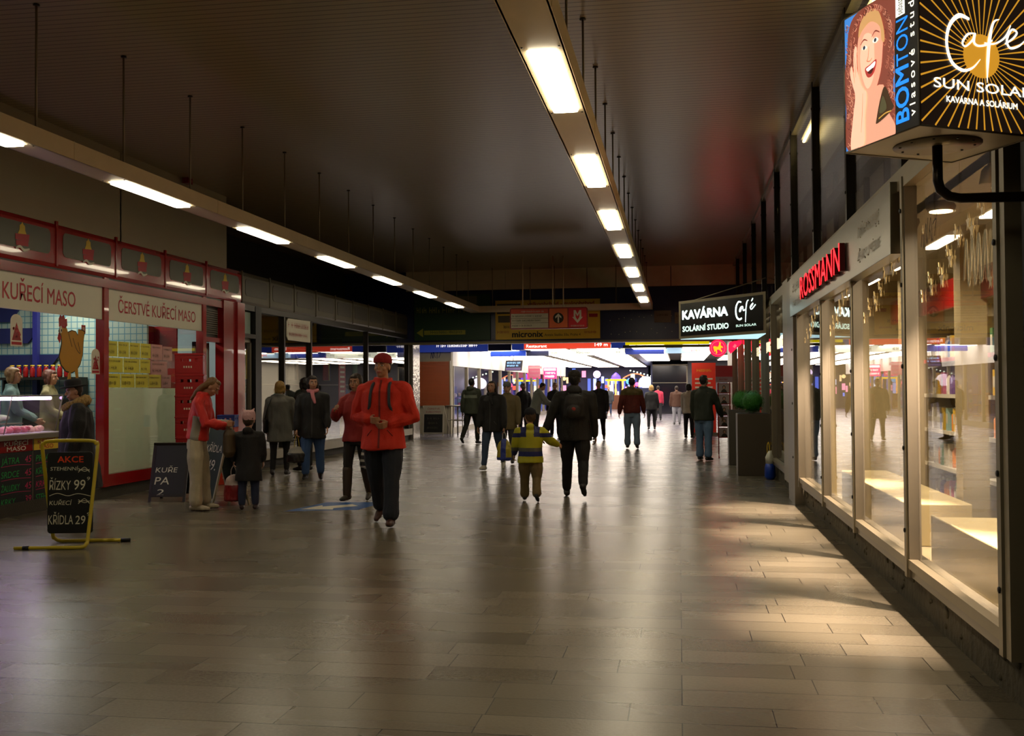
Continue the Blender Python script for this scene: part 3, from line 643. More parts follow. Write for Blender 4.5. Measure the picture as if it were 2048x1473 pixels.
# silver foil pillar and end of the left side
m = MB(); m.bx(-8.25, -7.9, 30.3, 31.1, 0, 3.08, mat('crinkled_foil', 'b8b2a8', .25, .7, bump=1.0, bscale=9, var=.2)); S(m, 'pillar_left')
m = MB(); m.bx(-9.0, -7.6, 34.2, 34.5, 0, 3.1, mat('rendered_wall', 'a89f85', .7)); m.bx(-9.1, -8.9, 31, 34.2, 0, 3.1, M_dark); S(m, 'wall_left')
t = T('roller_blind', 'closed orange wooden slat shutter in the end wall', 'shutter', (-8.78, 34.12, .95))
m = MB(); 
for i in range(30): m.bx(0, 1.14, 0, .04, i * .05, i * .05 + .044, mat('orange_slats', 'a8542a', .5, var=.2, scale=4))
m.build('slats', t); m = MB(); m.bx(-.03, 0, -.02, .06, 0, 1.52, M_alu_d); m.bx(1.14, 1.17, -.02, .06, 0, 1.52, M_alu_d); m.build('side_rail', t)
m = MB(); f = FF(-8.3, 34.19, 2.55); m.ribbon([(0, 0), (.03, .2), (.08, 0), (.1, .22), (.16, .02)], [.02], f, 0, M_navy, .004); m.ribbon([(.22, 0), (.24, .22), (.34, .2), (.28, .02)], [.02], f, 0, M_navy, .004); o = m.build('graffiti_tag'); tag(o, 'blue green scribbled graffiti above the orange shutter', 'graffiti')
# ================================================================== RIGHT SHOP (drugstore) interior
M_wfloor = mat('pale_shop_floor', '8a8268', 0.18, var=.04); M_plat = mat('platform_cream', 'c9b684', .4, var=.05); M_cream = mat('interior_cream', 'a8976c', .4, var=.05)
M_warm = emis('warm_spot_lamp', 'ffdfa0', WARM_E)
m = MB(); m.bx(1.8, 9, 5.2, 13.7, 0.0, 0.16, M_wfloor); S(m, 'floor')
m = MB(); m.bx(8.9, 9, 3, 14, 0.1, 3.0, M_cream); m.bx(1.8, 9, 13.7, 13.8, 0.1, 3.0, M_cream); m.bx(2.4, 9, 5.0, 5.1, 0.1, 3.0, M_cream); S(m, 'wall_right')
m = MB(); m.bx(1.62, 9, 3, 13.8, 2.93, 3.0, mat('shop_ceiling', '9c9480', .5)); S(m, 'ceiling')
# window platform and cream pillars
m = MB(); m.bx(1.9, 2.42, 5.25, 8.3, .16, .52, M_plat); m.bx(1.88, 1.9, 5.25, 8.3, .16, .54, M_plat)
o = m.build('display_platform', bevel=.01); tag(o, 'low cream display platform behind the nearest shop window', 'platform')
m = MB(); m.bx(1.9, 2.42, 9.2, 12.8, .16, .52, M_plat); o = m.build('display_platform', bevel=.01); tag(o, 'low cream display platform behind the third and fourth shop windows', 'platform')
for k, (x, y) in enumerate(((2.45, 6.45), (2.45, 9.6), (2.45, 12.0))):
    m = MB(); m.bx(x, x + .22, y, y + .22, .16, 2.93, M_cream); S(m, 'pillar_right')
# red header bands
for k, (y0, y1) in enumerate(((5.2, 8.6), (9.0, 13.5))):
    m = MB(); m.bx(2.62, 2.68, y0, y1, 2.28, 2.56, M_redd); o = m.build('header_band'); tag(o, 'red header band hanging above the shelves %s' % ('near the maroon pillar' if k == 0 else 'behind the red lettering sign'), 'banner')
# spot lamps
k = 0
for x in (2.0, 4.2):
    for y in (6.25, 8.35, 10.4, 12.5):
        if k == 0:
            sp = T('spot_lamp', '', 'lamp', (x, y, 2.86), group='round spot lamps in the drugstore ceiling')
            m = MB(); m.lathe([(.10, .0), (.11, .03), (.09, .07)], (0, 0, 0), M_alu, 16); m.build('housing', sp)
            m = MB(); m.lathe([(.085, -.008), (.085, 0)], (0, 0, 0), M_warm, 16); m.build('lamp_face', sp)
            sp['label'] = 'round warm spot lamp set in the drugstore ceiling'
            ld = bpy.data.lights.new('spot_light', 'AREA'); ld.shape = 'DISK'; ld.size = .17; ld.energy = 55; ld.color = (1, .82, .60); ld.spread = 2.6
            lo = bpy.data.objects.new("spot_light", ld); C.objects.link(lo); lo.parent = sp; lo.location = (0, 0, -.012)
        else: dup(sp, (x, y, 2.86))
        k += 1
# window spots of the same ceiling, turned towards the panes
for i, y in enumerate((6.25, 8.35, 10.4, 12.5)):
    t = T('window_spot', 'small tiltable spot over the display behind the %s pane from the maroon pillar' % ORD[i], 'lamp', (1.93, y + .7, 2.80))
    m = MB(); m.lathe([(.035, 0), (.045, .09), (.03, .12)], (0, 0, 0), M_alu_d, 12, ax=(.3, .05, .95)); m.tube([(.03, 0, .1), (.03, 0, .13)], .012, M_alu_d, 6); m.build('housing', t)
    ld = bpy.data.lights.new('spot_light', 'SPOT'); ld.energy = 2900; ld.color = (1, .76, .58); ld.spot_size = .80; ld.spot_blend = .9; ld.shadow_soft_size = .03
    lo = bpy.data.objects.new('spot_light', ld); C.objects.link(lo); lo.parent = t; lo.location = (-.015, 0, -.045); lo.rotation_euler = V((.95, .12, -2.8)).to_track_quat('Z', 'Y').to_euler() if False else V((.52, .0, 2.8)).to_track_quat('Z', 'Y').to_euler()
# shelf units with goods
cols2 = ['b03a30', 'd8b13c', 'e8e0cf', '4b7a4a', '35578f', 'cf6f8d', 'e08a3a', '8fb6b0', '6a4a80', 'c9c0a8']
goods = []
def unit(x, y0, L, label):
    t = T('shelf_unit', label, 'shelf', (x, y0, .16))
    m = MB(); m.bx(.30, .34, 0, L, 0, 2.0, M_cream); m.bx(0, .34, 0, .03, 0, 2.0, M_cream); m.bx(0, .34, L - .03, L, 0, 2.0, M_cream); m.bx(0, .34, 0, L, 0, .1, M_cream); m.build('carcass', t)
    for z in (.1, .48, .86, 1.24, 1.62):
        m = MB(); m.bx(0, .3, .03, L - .03, z, z + .02, M_white); m.bx(-.012, 0, .03, L - .03, z - .01, z + .03, M_letter if z == 1.62 else M_white); m.build('shelf_board', t)
    for z in (.5, .88, 1.26, .12, 1.64):
        y = .08
        while y < L - .2:
            w_ = random.uniform(.09, .16); goods.append((x + .05, y0 + y, .16 + z, w_)); y += w_ + .02
unit(2.75, 5.2, 1.6, 'cream shelf unit full of coloured packs behind the nearest window')
unit(2.75, 7.0, 3.2, 'cream shelf unit full of coloured packs between the first two cream pillars')
unit(2.75, 10.4, 2.0, 'cream shelf unit full of coloured packs behind the third window')
unit(5.6, 6.0, 2.4, 'second row shelf unit of coloured packs deep in the drugstore')
protos = []
for i in range(10):
    mm = mat('pack_' + str(i), cols2[i], .4)
    t = T('product_pack', 'coloured pack or bottle standing on a cream drugstore shelf', 'product', (0, 0, 0), group='packs and bottles on the drugstore shelves')
    m = MB()
    if i % 2: m.bx(0, .12, -.04, .04, 0, .24, mm); m.build('box', t); m = MB(); m.bx(-.001, 0, -.03, .03, .08, .18, M_white); m.build('print', t)
    else: m.lathe([(.04, 0), (.042, .02), (.042, .17), (.015, .21), (.015, .22)], (.05, 0, 0), mm, 10); m.build('bottle', t); m = MB(); m.lathe([(.017, .21), (.017, .25)], (.05, 0, 0), M_white, 8); m.build('cap', t)
    protos.append(t)
random.shuffle(goods)
for i, (x, y, z, w_) in enumerate(goods[:290]):
    if i < 10: protos[i].location = (x, y, z)
    else: dup(protos[random.randrange(10)], (x, y, z))
# hanging star decals in the upper part of the panes
M_star = mat('gold_star_film', 'c9b078', .35, .3)
n = 0
for (y0, y1) in BAYS[:4]:
    for i in range(16):
        y = y0 + .15 + (y1 - y0 - .3) * ((i * .37 + .1) % 1); z = 2.05 + .5 * ((i * .61) % 1) ** .8; r_ = random.uniform(.025, .055)
        P = []
        for q in range(10):
            a = PI / 2 + q * PI / 5; rr = r_ if q % 2 == 0 else r_ * .42; P.append((rr * math.cos(a), rr * math.sin(a) * 1.25))
        m = MB(); m.prism(P, FR(1.56, y, z), .002, M_star); o = m.build('star_sticker'); tag(o, 'small gold star sticker on the upper part of a drugstore window', 'sticker', 'star stickers on the drugstore windows')
m = MB(); f = FR(1.562, 6.95, 2.42)
m.ribbon([(-.1, 0), (-.04, .12), (-.02, -.02), (.04, .13), (.06, 0), (.1, .16)], [.014], f, 0, M_ink); m.ribbon([(.12, .02), (.17, .15), (.2, .0), (.14, .08)], [.012], f, 0, M_ink); m.ribbon([(.22, .1), (.3, .12), (.26, .02), (.33, .16)], [.01], f, 0, M_ink)
o = m.build('graffiti_tag'); tag(o, 'dark scribbled graffiti on the glass under the lightbox arm', 'graffiti')
m = MB(); f = FR(1.562, 5.75, 2.1)
for k in range(4): m.ribbon([(-.3 + k * .12, .02 * k), (-.24 + k * .12, .22), (-.2 + k * .12, -.04), (-.12 + k * .12, .2)], [.012, .022, .008], f, 0, mat('etched_scratch', 'b9ad8a', .6))
o = m.build('graffiti_tag'); tag(o, 'pale scratched scribble on the nearest window pane', 'graffiti')

# ================================================================== red lettering fascia
M_steel = mat('brushed_steel_sheet', '746f60', 0.28, 0.92, var=.08, scale=2)
t = T('shop_sign', 'brushed steel fascia box with glowing red letters above the drugstore windows', 'sign', (1.45, 7.45, 2.43))
m = MB(); m.bx(0, .1, 0, 6.55, 0, .5, M_steel); m.build('fascia_box', t, bevel=.003)
m = MB(); m.text('ROSSMANN', .36, FR(-.05, 4.92, .10), emis('glowing_red', 'ff0c1c', 4.0), w=2.98, bold=.0, d=0)
m.text('ROSSMANN', .36, FR(-.048, 4.92, .10), mat('dark_red_return', '5a0608', .4), w=2.98, bold=.006, d=.045)
m.build('lettering', t)
m = MB()
for (a, b, z0, z1, n_) in ((.35, 1.25, .27, .4, 20), (.35, 1.3, .08, .2, 14), (5.3, 6.2, .27, .4, 18), (5.4, 6.2, .08, .2, 12)):
    for i in range(n_): m.lathe([(.006, 0), (.004, .006)], (0, random.uniform(a, b), random.uniform(z0, z1)), M_white, 6, ax=(-1, 0, 0))
m.build('rivet', t)
f = FR(-.002, 6.2, 0); m = MB(); m.text('DROGERIE', .13, f, M_alu_d, x=.0, y=.29, w=.9, off=.001); m.text('PARFUMERIE', .11, f, M_alu_d, x=.0, y=.1, w=.95, off=.001)
f = FR(-.002, 1.3, 0); m.text('DROGERIE', .13, f, M_alu_d, x=.0, y=.29, w=.9, off=.001); m.text('PARFUMERIE', .11, f, M_alu_d, x=.0, y=.1, w=.95, off=.001); m.build('small_lettering', t)

# ================================================================== rotating cafe lightbox top right
A = V((1.06, 4.77, 0)); e1 = V((-.42, .905, 0)).normalized(); e2 = V((.905, .42, 0)).normalized(); SB = .56; SC = .66; HB = .66; ZB = 2.67; e2 = V((.87, .49, 0)).normalized()
t = T('lightbox_sign', 'square glowing lightbox with a laughing curly haired woman and a cafe sun emblem', 'sign', (A.x * .93, A.y * .93, 1.52 + (ZB - 1.52) * .93)); t.scale = (.93, .93, .93)
B_ = e1 * SB; D_ = e2 * SC; O = V((0, 0, 0))
m = MB(); m.hexa([O, D_, D_ + B_, B_], [p + V((0, 0, HB)) for p in (O, D_, D_ + B_, B_)], mat('lightbox_shell', 'b7a98c', .4))
m.build('box', t)
edge = MB()
for p in (O, D_, D_ + B_, B_): edge.tube([p, p + V((0, 0, HB))], .006, M_alu, 6)
for z in (0, HB): edge.tube([p + V((0, 0, z)) for p in (O, D_, D_ + B_, B_)], .006, M_alu, 6, closed=True)
edge.build('edge_trim', t)
cc = (B_ + D_) * .5
m = MB(); m.lathe([(.2, 0), (.2, -.006)], cc, mat('plate_metal', '8c7f64', .4, .4), 32)
for k in range(10): m.lathe([(.006, 0), (.006, -.004)], cc + V((.17 * math.cos(k * PI / 5), .17 * math.sin(k * PI / 5), -.006)), M_dark, 6, ax=(0, 0, 1))
m.build('base_plate', t)
m = MB(); pts = [cc + V((0, 0, -.005)), cc + V((0, 0, -.17)), cc + V((.012, 0, -.215)), cc + V((.05, -.005, -.25)), cc + V((.1, -.01, -.262)), cc + V((.50, -.05, -.27))]
m.tube(pts, .024, mat('bronze_tube', '2a2013', .3, .6), 10); m.build('support_arm', t)
# poster face: frame whose right axis runs from B to A seen from outside
EM = 1.0
def E(n, c, s=1.0): return mat('lit_' + n, c, .5, emit=s * EM, ecol=c, var=0)
fp = (B_, -e1, V((0, 0, 1))); PW = SB
m = MB(); k = PW
K = lambda L: [(x * k, y * HB) for x, y in L]
def KS(L):
    P = [V((x * k, y * HB, 0)) for x, y in L]; n = len(P); out = []
    for i in range(n):
        p0, p1, p2, p3 = P[i - 1], P[i], P[(i + 1) % n], P[(i + 2) % n]
        for q in range(4):
            u = q / 4; v_ = .5 * ((2 * p1) + (p2 - p0) * u + (2 * p0 - 5 * p1 + 4 * p2 - p3) * u * u + (3 * p1 - p0 - 3 * p2 + p3) * u ** 3)
            out.append((min(max(v_.x, 0), PW), min(max(v_.y, 0), HB)))
    return out
blu = E('sky_blue', '3f86d8', .9); hairm = E('auburn', 'a05040', .5); hairl = E('auburn_light', 'bd7058', .7); hairh = E('auburn_shine', 'd99a7c', .85); haird = E('auburn_dark', '6e2c24', .4); skin_l = E('poster_skin', 'eda98a', .85); skin_h = E('poster_skin_bright', 'f5c4a4', .92); skin_s = E('poster_skin_shade', 'd98e6c', .75)
m.rect(.0, 0, PW, HB, fp, 0, blu, .002)
m.prism(KS([(.05, .0), (.02, .3), (.0, .55), (.07, .8), (.16, .95), (.3, 1.0), (.66, 1.0), (.70, .7), (.68, .3), (.72, 0)]), fp, 0, hairm, .003)
for i in range(230):
    x = .08 + .58 * random.random(); y = .1 + .85 * random.random(); 
    x, y = random.uniform(.03, .69), random.uniform(.04, .98)
    if .19 < x < .57 and .34 < y < .95 or (y < .36 and .2 < x < .58): x = random.choice((random.uniform(.03, .15), random.uniform(.60, .70)))
    s_ = random.uniform(.35, .8); m.ribbon([(min(max(a_, .004), .70 * k), min(max(b_, .004), HB - .004)) for a_, b_ in K([(x, y), (x + .04 * s_, y - .03 * s_), (x + .01 * s_, y - .07 * s_), (x - .03 * s_, y - .04 * s_)])], [.002, .007 * s_, .006 * s_, .001], fp, 0, random.choice((hairl, hairl, hairh, haird)), .0035 + i * 1e-6)
m.prism(KS([(.20, .0), (.22, .2), (.30, .36), (.55, .38), (.60, .2), (.70, 0)]), fp, 0, skin_l, .004)
m.prism(KS([(.20, .62), (.22, .5), (.28, .40), (.36, .34), (.44, .36), (.52, .48), (.55, .62), (.56, .78), (.50, .88), (.38, .92), (.27, .88), (.21, .78)]), fp, 0, skin_l, .005)
m.prism(KS([(.24, .66), (.27, .5), (.34, .4), (.42, .46), (.44, .6), (.42, .76), (.3, .8)]), fp, 0, skin_h, .0055)
m.prism(KS([(.22, .80), (.25, .90), (.37, .96), (.50, .92), (.57, .78), (.58, .68), (.54, .70), (.52, .80), (.40, .87), (.28, .84)]), fp, 0, E('headband', 'd9a468', .8), .006)
m.prism(KS([(.12, .62), (.15, .82), (.22, .93), (.36, .985), (.52, .95), (.60, .82), (.61, .6), (.70, .6), (.70, 1.0), (.3, 1.0), (.12, .95), (.06, .8)]), fp, 0, hairm, .0062)
for i in range(90):
    an = random.uniform(-.5, 3.6); x, y = .37 + .29 * math.cos(an), .73 + .26 * math.sin(an); s_ = random.uniform(.35, .8)
    m.ribbon([(min(max(a_, .004), .70 * k), min(max(b_, .004), HB - .004)) for a_, b_ in K([(x, y), (x + .04 * s_, y - .03 * s_), (x + .01 * s_, y - .07 * s_), (x - .03 * s_, y - .04 * s_)])], [.002, .007 * s_, .006 * s_, .001], fp, 0, random.choice((hairl, hairl, hairh, haird)), .0064 + i * 1e-6)
m.prism(KS([(.27, .705), (.31, .72), (.34, .70), (.31, .69)]), fp, 0, E('eye_white', 'fff4e8', 1), .007); m.disc(.305 * k, .705 * HB, .010, .010, fp, 0, E('eye_dark', '3a4a60', .3), .008, 10)
m.prism(KS([(.42, .72), (.46, .74), (.50, .715), (.46, .70)]), fp, 0, E('eye_white', 'fff4e8', 1), .007); m.disc(.46 * k, .72 * HB, .010, .010, fp, 0, E('eye_dark', '3a4a60', .3), .008, 10)
m.ribbon(K([(.25, .74), (.30, .765), (.35, .745)]), [.004, .008, .003], fp, 0, hairm, .007); m.ribbon(K([(.41, .755), (.46, .785), (.52, .76)]), [.003, .008, .004], fp, 0, hairm, .007)
m.ribbon(K([(.37, .70), (.355, .62), (.34, .60), (.38, .59), (.41, .605)]), [.003, .006, .006, .004], fp, 0, skin_s, .007)
m.prism(KS([(.31, .55), (.38, .565), (.47, .58), (.45, .51), (.40, .475), (.34, .485)]), fp, 0, E('lips', 'b83a34', .8), .007)
m.prism(KS([(.33, .545), (.38, .555), (.455, .57), (.44, .535), (.36, .52)]), fp, 0, E('teeth', 'fffaf0', 1.1), .008); m.prism(KS([(.35, .515), (.43, .53), (.40, .495)]), fp, 0, E('mouth_dark', '5a1512', .4), .0085)
m.prism(KS([(.10, .0), (.14, .25), (.17, .38), (.14, .46), (.10, .56), (.12, .62), (.155, .56), (.15, .66), (.17, .74), (.205, .73), (.20, .60), (.25, .46), (.30, .40), (.33, .36), (.30, .2), (.28, 0)]), fp, 0, skin_h, .009)
for (a, b) in (((.135, .60), (.165, .48)), ((.165, .68), (.18, .52)), ((.2, .7), (.2, .55)), ((.28, .38), (.25, .1))): m.ribbon(K([a, ((a[0] + b[0]) / 2 + .005, (a[1] + b[1]) / 2), b]), [.002, .004, .002], fp, 0, skin_s, .0095)
m.prism(KS([(.46, .16), (.52, .30), (.58, .36), (.66, .24), (.68, .18), (.47, .12)]), fp, 0, E('small_emblem', '4a3018', .5), .006); m.prism(KS([(.50, .19), (.55, .30), (.60, .2)]), fp, 0, E('small_emblem_g', '5f5a3a', .5), .007)
m.ribbon(K([(.49, .15), (.58, .17), (.66, .17)]), [.006], fp, 0, E('gold_print', 'd8a548', .8), .007)
m.rect(.71 * k, 0, PW, HB, fp, 0, E('black_band', '060608', .1), .006)
m.build('poster_face', t)
m = MB(); up = V((0, 0, 1)); r_ = -e1
fv = (B_ + (-e1) * (.885 * k), up, e1)   # text reading upwards
cblue = E('cyan_print', '1683e8', 1.2)
m.text('BOM', .13, fv, cblue, x=.04, y=.0, off=.008, bold=.02, w=.25); m.text('TON', .12, fv, cblue, x=.30, y=.0, off=.008, w=.21)
m.text('v l a s o v é   s t u d i o', .055, fv, E('white_print', 'fffbe8', 1.2), x=.05, y=-.045, off=.008, bold=.008, w=.60)
m.rect(.525, 0.02, .64, .085, fv, 0, E('white_print', 'fffbe8', 1.2), .007); m.text('sebastian', .06, fv, E('black_band', '060608', .1), x=.53, y=.035, off=.008, w=.105)
m.build('poster_lettering', t)
# cafe sun face
fc = (O, e2, V((0, 0, 1)))
gold = E('gold_ray', 'd9982a', .85); brn = E('dark_brown_face', '2c2018', .35); whp = E('white_print', 'fffbe8', 1.2)
m = MB(); m.rect(0, 0, SC, HB, fc, 0, brn, .002); c0 = (.35, .34)
for i in range(44):
    a = 2 * PI * i / 44 + .04; dx, dy = math.cos(a), math.sin(a)
    tm = min([q for q in ((SC - c0[0]) / dx if dx > 0 else -c0[0] / dx if dx < 0 else 9, (HB - c0[1]) / dy if dy > 0 else -c0[1] / dy if dy < 0 else 9)]) * .985
    tm = min(tm, .47); m.ribbon([(c0[0] + dx * .09, c0[1] + dy * .09), (c0[0] + dx * tm, c0[1] + dy * tm)], [.004, .0085], fc, 0, gold, .003, sub=1)
m.disc(c0[0], c0[1], .105, .1, fc, 0, gold, .004, 32); m.build('cafe_face', t)
m = MB()
m.ribbon([(x_ * 1.2 - .03, y_) for x_, y_ in [(.26, .50), (.21, .51), (.165, .46), (.15, .38), (.17, .30), (.22, .265), (.27, .28), (.31, .325)]], [.012, .022, .018, .016, .018, .016, .010, .003], fc, 0, whp, .006)
m.ribbon([(x_ * 1.2 - .03, y_) for x_, y_ in [(.285, .44), (.25, .43), (.225, .39), (.24, .375), (.275, .41), (.285, .44), (.28, .40), (.30, .385), (.34, .395), (.37, .42)]], [.004, .012, .012, .008, .010, .014, .014, .010, .010, .006], fc, 0, whp, .006)
m.ribbon([(x_ * 1.2 - .03, y_) for x_, y_ in [(.405, .52), (.375, .50), (.355, .42), (.345, .32), (.34, .22)]], [.003, .012, .020, .018, .003], fc, 0, whp, .0065)
m.ribbon([(x_ * 1.2 - .03, y_) for x_, y_ in [(.33, .40), (.38, .405), (.43, .44), (.46, .50)]], [.010, .008, .010, .006], fc, 0, whp, .0065)
m.ribbon([(x_ * 1.2 - .03, y_) for x_, y_ in [(.43, .41), (.47, .44), (.49, .47), (.465, .48), (.44, .43), (.455, .395), (.50, .41), (.54, .45)]], [.008, .010, .012, .010, .014, .012, .010, .003], fc, 0, whp, .0065)
m.text('SUN SOLAR', .064, fc, whp, x=.075, y=.175, off=.006, bold=.012, w=.57); m.text('KAVÁRNA A SOLÁRIUM', .038, fc, whp, x=.145, y=.115, off=.006, bold=.03, w=.41)
m.build('cafe_lettering', t)

# ================================================================== cafe sign (triangular box) further along
t = T('cafe_sign', 'black illuminated sign box with white cafe lettering over the planters', 'sign', (1.45, 17.8, 2.42))
# face runs from far left corner to near right corner
Lc = V((-1.44, 1.75, 0)); Rc = V((0, 0, 0)); Bk = V((0.0, 1.9, 0)); r_ = (Rc - Lc).normalized(); W_ = (Rc - Lc).length; Hs = .70
m = MB(); m.hexa([Lc, Rc, Bk], [p + V((0, 0, Hs)) for p in (Lc, Rc, Bk)], M_alu_d); m.build('box', t)
m = MB(); m.hexa([p * .98 + V((0, .02, -.012)) for p in (Lc, Rc, Bk)], [p * .98 + V((0, .02, -.004)) for p in (Lc, Rc, Bk)], emis('pale_cyan_light', 'bfe8f0', 1.1)); m.build('light_panel', t)
fk = (Lc, r_, V((0, 0, 1))); m = MB(); m.rect(.06, .05, W_ - .06, Hs - .05, fk, 0, mat('black_gloss_face', '070a09', .25), .006); m.build('face', t)
wl = emis('white_led_letter', 'e6fff8', 2.4)
m = MB(); m.text('KAVÁRNA', .22, fk, wl, x=.12, y=.36, off=.012, bold=.045, w=1.22, d=.0); m.text('SOLÁRNÍ STUDIO', .135, fk, mat('white_led_small', 'd8f8e8', .5, emit=1.2, var=0), x=.12, y=.13, off=.012, bold=.035, w=1.24)
def cafe_script(m, ox, oy, s, f, mt):
    q = lambda L: [(ox + (x - .15) * s, oy + (y - .22) * s) for x, y in L]
    m.ribbon(q([(.26, .50), (.21, .51), (.165, .46), (.15, .38), (.17, .30), (.22, .265), (.27, .28)]), [.02 * s, .028 * s, .024 * s], f, 0, mt, .012)
    m.ribbon(q([(.285, .44), (.25, .43), (.225, .39), (.24, .375), (.285, .44), (.30, .385), (.34, .395)]), [.018 * s], f, 0, mt, .012)
    m.ribbon(q([(.405, .52), (.375, .50), (.355, .42), (.34, .22)]), [.012 * s, .022 * s, .01 * s], f, 0, mt, .012)
    m.ribbon(q([(.43, .41), (.47, .44), (.49, .47), (.44, .43), (.46, .39), (.54, .45)]), [.016 * s], f, 0, mt, .012); m.ribbon(q([(.46, .50), (.49, .54)]), [.016 * s], f, 0, mt, .012)
cafe_script(m, 1.55, .21, 1.25, fk, wl); m.text('SUN SOLAR', .055, fk, mat('white_led_small'), x=1.55, y=.14, off=.012, bold=.01, w=.5)
m.build('lettering', t)
m = MB(); m.tube([Lc + V((.2, .1, Hs)), V((0.1, 1.2, 1.05))], .01, M_alu_d, 6); m.build('stay_rod', t)

# ================================================================== planters, rack, bags
M_plant = mat('taupe_planter', '4a4134', .5, var=.05); M_leaf = mat('box_leaf', '2f7722', .6, var=.5, scale=30)
def planter(x, y, label, rz=0):
    t = T('box_ball_planter', label, 'planter', (x, y, 0), rz)
    m = MB(); m.bx(-.27, .27, -.27, .27, 0, 1.06, M_plant); m.build('pot', t, bevel=.006)
    m = MB(); rr = random.Random(3)
    m.ell((0, 0, 1.26), (.17, .17, .165), M_leaf, 20, 14)
    for i in range(1500):
        u = rr.uniform(-1, 1); a = rr.uniform(0, 2 * PI); s_ = math.sqrt(1 - u * u); n_ = V((s_ * math.cos(a), s_ * math.sin(a), u)); p = V((0, 0, 1.26)) + n_ * rr.uniform(.165, .21)
        tt = n_.orthogonal().normalized(); tt.rotate(Matrix.Rotation(rr.uniform(0, 6.28), 3, n_)); b = n_.cross(tt)
        m.add([p - tt * .012, p + b * .007 + n_ * .006, p + tt * .012 + n_ * .004, p - b * .007 + n_ * .003], [(0, 1, 2, 3)], M_leaf)
    m.build('box_ball', t); m = MB(); m.bx(-.25, .25, -.25, .25, 1.04, 1.065, mat('soil', '1a1209', .9)); m.build('soil', t)
planter(1.25, 18.35, 'tall taupe planter with a clipped green ball, the nearer and fully visible one')
planter(1.22, 20.9, 'tall taupe planter with a clipped green ball, half hidden behind the nearer planter')
t = T('magazine_rack', 'tall red magazine rack with portrait covers and a red header board', 'rack', (.82, 22.8, 0))
m = MB(); 
for x in (0.02, .26): m.tube([(x, .1, 0), (x, .1, 1.7)], .012, M_letter, 6)
m.tube([(.02, .1, .05), (.02, -.2, .0)], .012, M_letter, 6); m.tube([(.26, .1, .05), (.26, -.2, .0)], .012, M_letter, 6); m.build('frame', t)
m = MB(); f = FF(-.04, -.02, 1.62); m.rect(0, 0, .36, .36, f, .02, mat('dark_red_board', 'b4202a', .4)); m.rect(.0, .0, .36, .12, f, 0, mat('mauve_print', 'a08088', .5), .002); blur(m, .08, .04, .2, .05, f, M_redd, .003); m.build('header_board', t)
for i in range(5):
    z = .42 + i * .24; m = MB(); f = FF(.02, .04, z); m.rect(-.02, 0, .26, .22, f, .02, mat('rack_pocket', '9a2420', .5)); m.rect(.01, .02, .23, .21, f, 0, mat('magazine_cover', 'a5938e', .5), .003)
    m.disc(.12, .13, .035, .045, f, 0, M_ink, .004, 12); m.disc(.12, .125, .024, .034, f, 0, mat('print_skin', 'b98a70', .5), .005, 12); m.prism([(.05, .02), (.19, .02), (.16, .08), (.12, .095), (.08, .08)], f, 0, M_ink, .0045); m.build('pocket', t)
t = T('plastic_bag', 'white and blue plastic bag with yellow handles on the floor beside the nearer planter', 'bag', (1.46, 17.45, 0))
m = MB(); m.loft([(0, 0, 0.0, .06, .1), (0, 0, .05, .09, .14), (0, 0, .2, .085, .13), (0, 0, .26, .07, .11)], mat('blue_bag', '123fae', .35), 14); m.build('body', t)
m = MB(); m.loft([(0, 0, .26, .07, .11), (0, 0, .36, .075, .115), (0, 0, .42, .05, .10), (0.01, 0.02, .47, .02, .08)], mat('white_bag', 'd8d8c8', .4), 14); m.build('upper', t)
m = MB()
for s_ in (-1, 1): m.ribbon([(-.05, .40), (-.05, .55), (0, .60), (.03, .50), (.04, .38)], [.022], (V((s_ * .02, 0, 0)), V((.4, s_, 0)).normalized(), V((0, 0, 1))), .003, M_yel)
m.build('handle', t)
# ================================================================== signs under the lintel, direction sign, posters
def board(name, label, cat, x0, x1, y, z0, z1, m_, th=.06, texts=(), frame=None, group=None, rects=()):
    t = T(name, label, cat, (x0, y, z0), group=group); W = x1 - x0; H = z1 - z0
    m = MB(); m.bx(0, W, 0, th, 0, H, m_); m.build('board', t, bevel=.004 if th > .03 else 0)
    f = FF(0, 0, 0)
    if name == 'hanging_sign':
        for x_ in (W * .15, W * .85): m = MB(); m.tube([(x_, th / 2, H - .01), (x_, th / 2, 3.085 - z0)], .01, M_dark, 5); m.build('hanger', t)
    if rects:
        m = MB()
        for (a, b, c, d, mm, of) in rects: m.rect(a, b, c, d, f, 0, mm, of)
        m.build('print', t)
    if texts:
        m = MB()
        for (s, size, x, y_, mm, w_, bo) in texts:
            if s == '~': blur(m, x, y_, w_, size, f, mm, .006, int(x0 * 10))
            else: m.text(s, size, f, mm, x=x, y=y_, off=.006, w=w_, bold=bo)
        m.build('lettering', t)
    return t
M_ypost = mat('yellow_poster', 'e8c030', .5, var=.05); M_gpost = mat('dark_green_poster', '1c4026', .5); M_olv = mat('olive_letters', '9c9a30', .5)
board('wall_poster', 'wide yellow poster with red and black lettering on the navy wall', 'poster', -5.3, -2.23, 29.88, 2.95, 4.1, M_ypost, .04,
      [('velkoobchod - maloobchod', .16, .95, .98, M_letter, 1.95, .01), ('micronix', .24, .5, .07, M_ink, .9, .03), ('Antala Staška 33a, Praha 4', .1, 1.45, .09, M_ink, 1.05, 0), ('~', .1, .25, .32, M_ink, 2.5, 0), ('~', .08, .06, .18, M_letter, .35, 0), ('~', .08, 2.62, .15, M_letter, .35, 0)],
      rects=[(.05, .75, .75, 1.05, mat('grey_print', '5a5340', .6), .003), (.08, .5, .5, .7, mat('grey_print'), .003), (2.75, .62, 3.0, .72, M_letter, .003)])
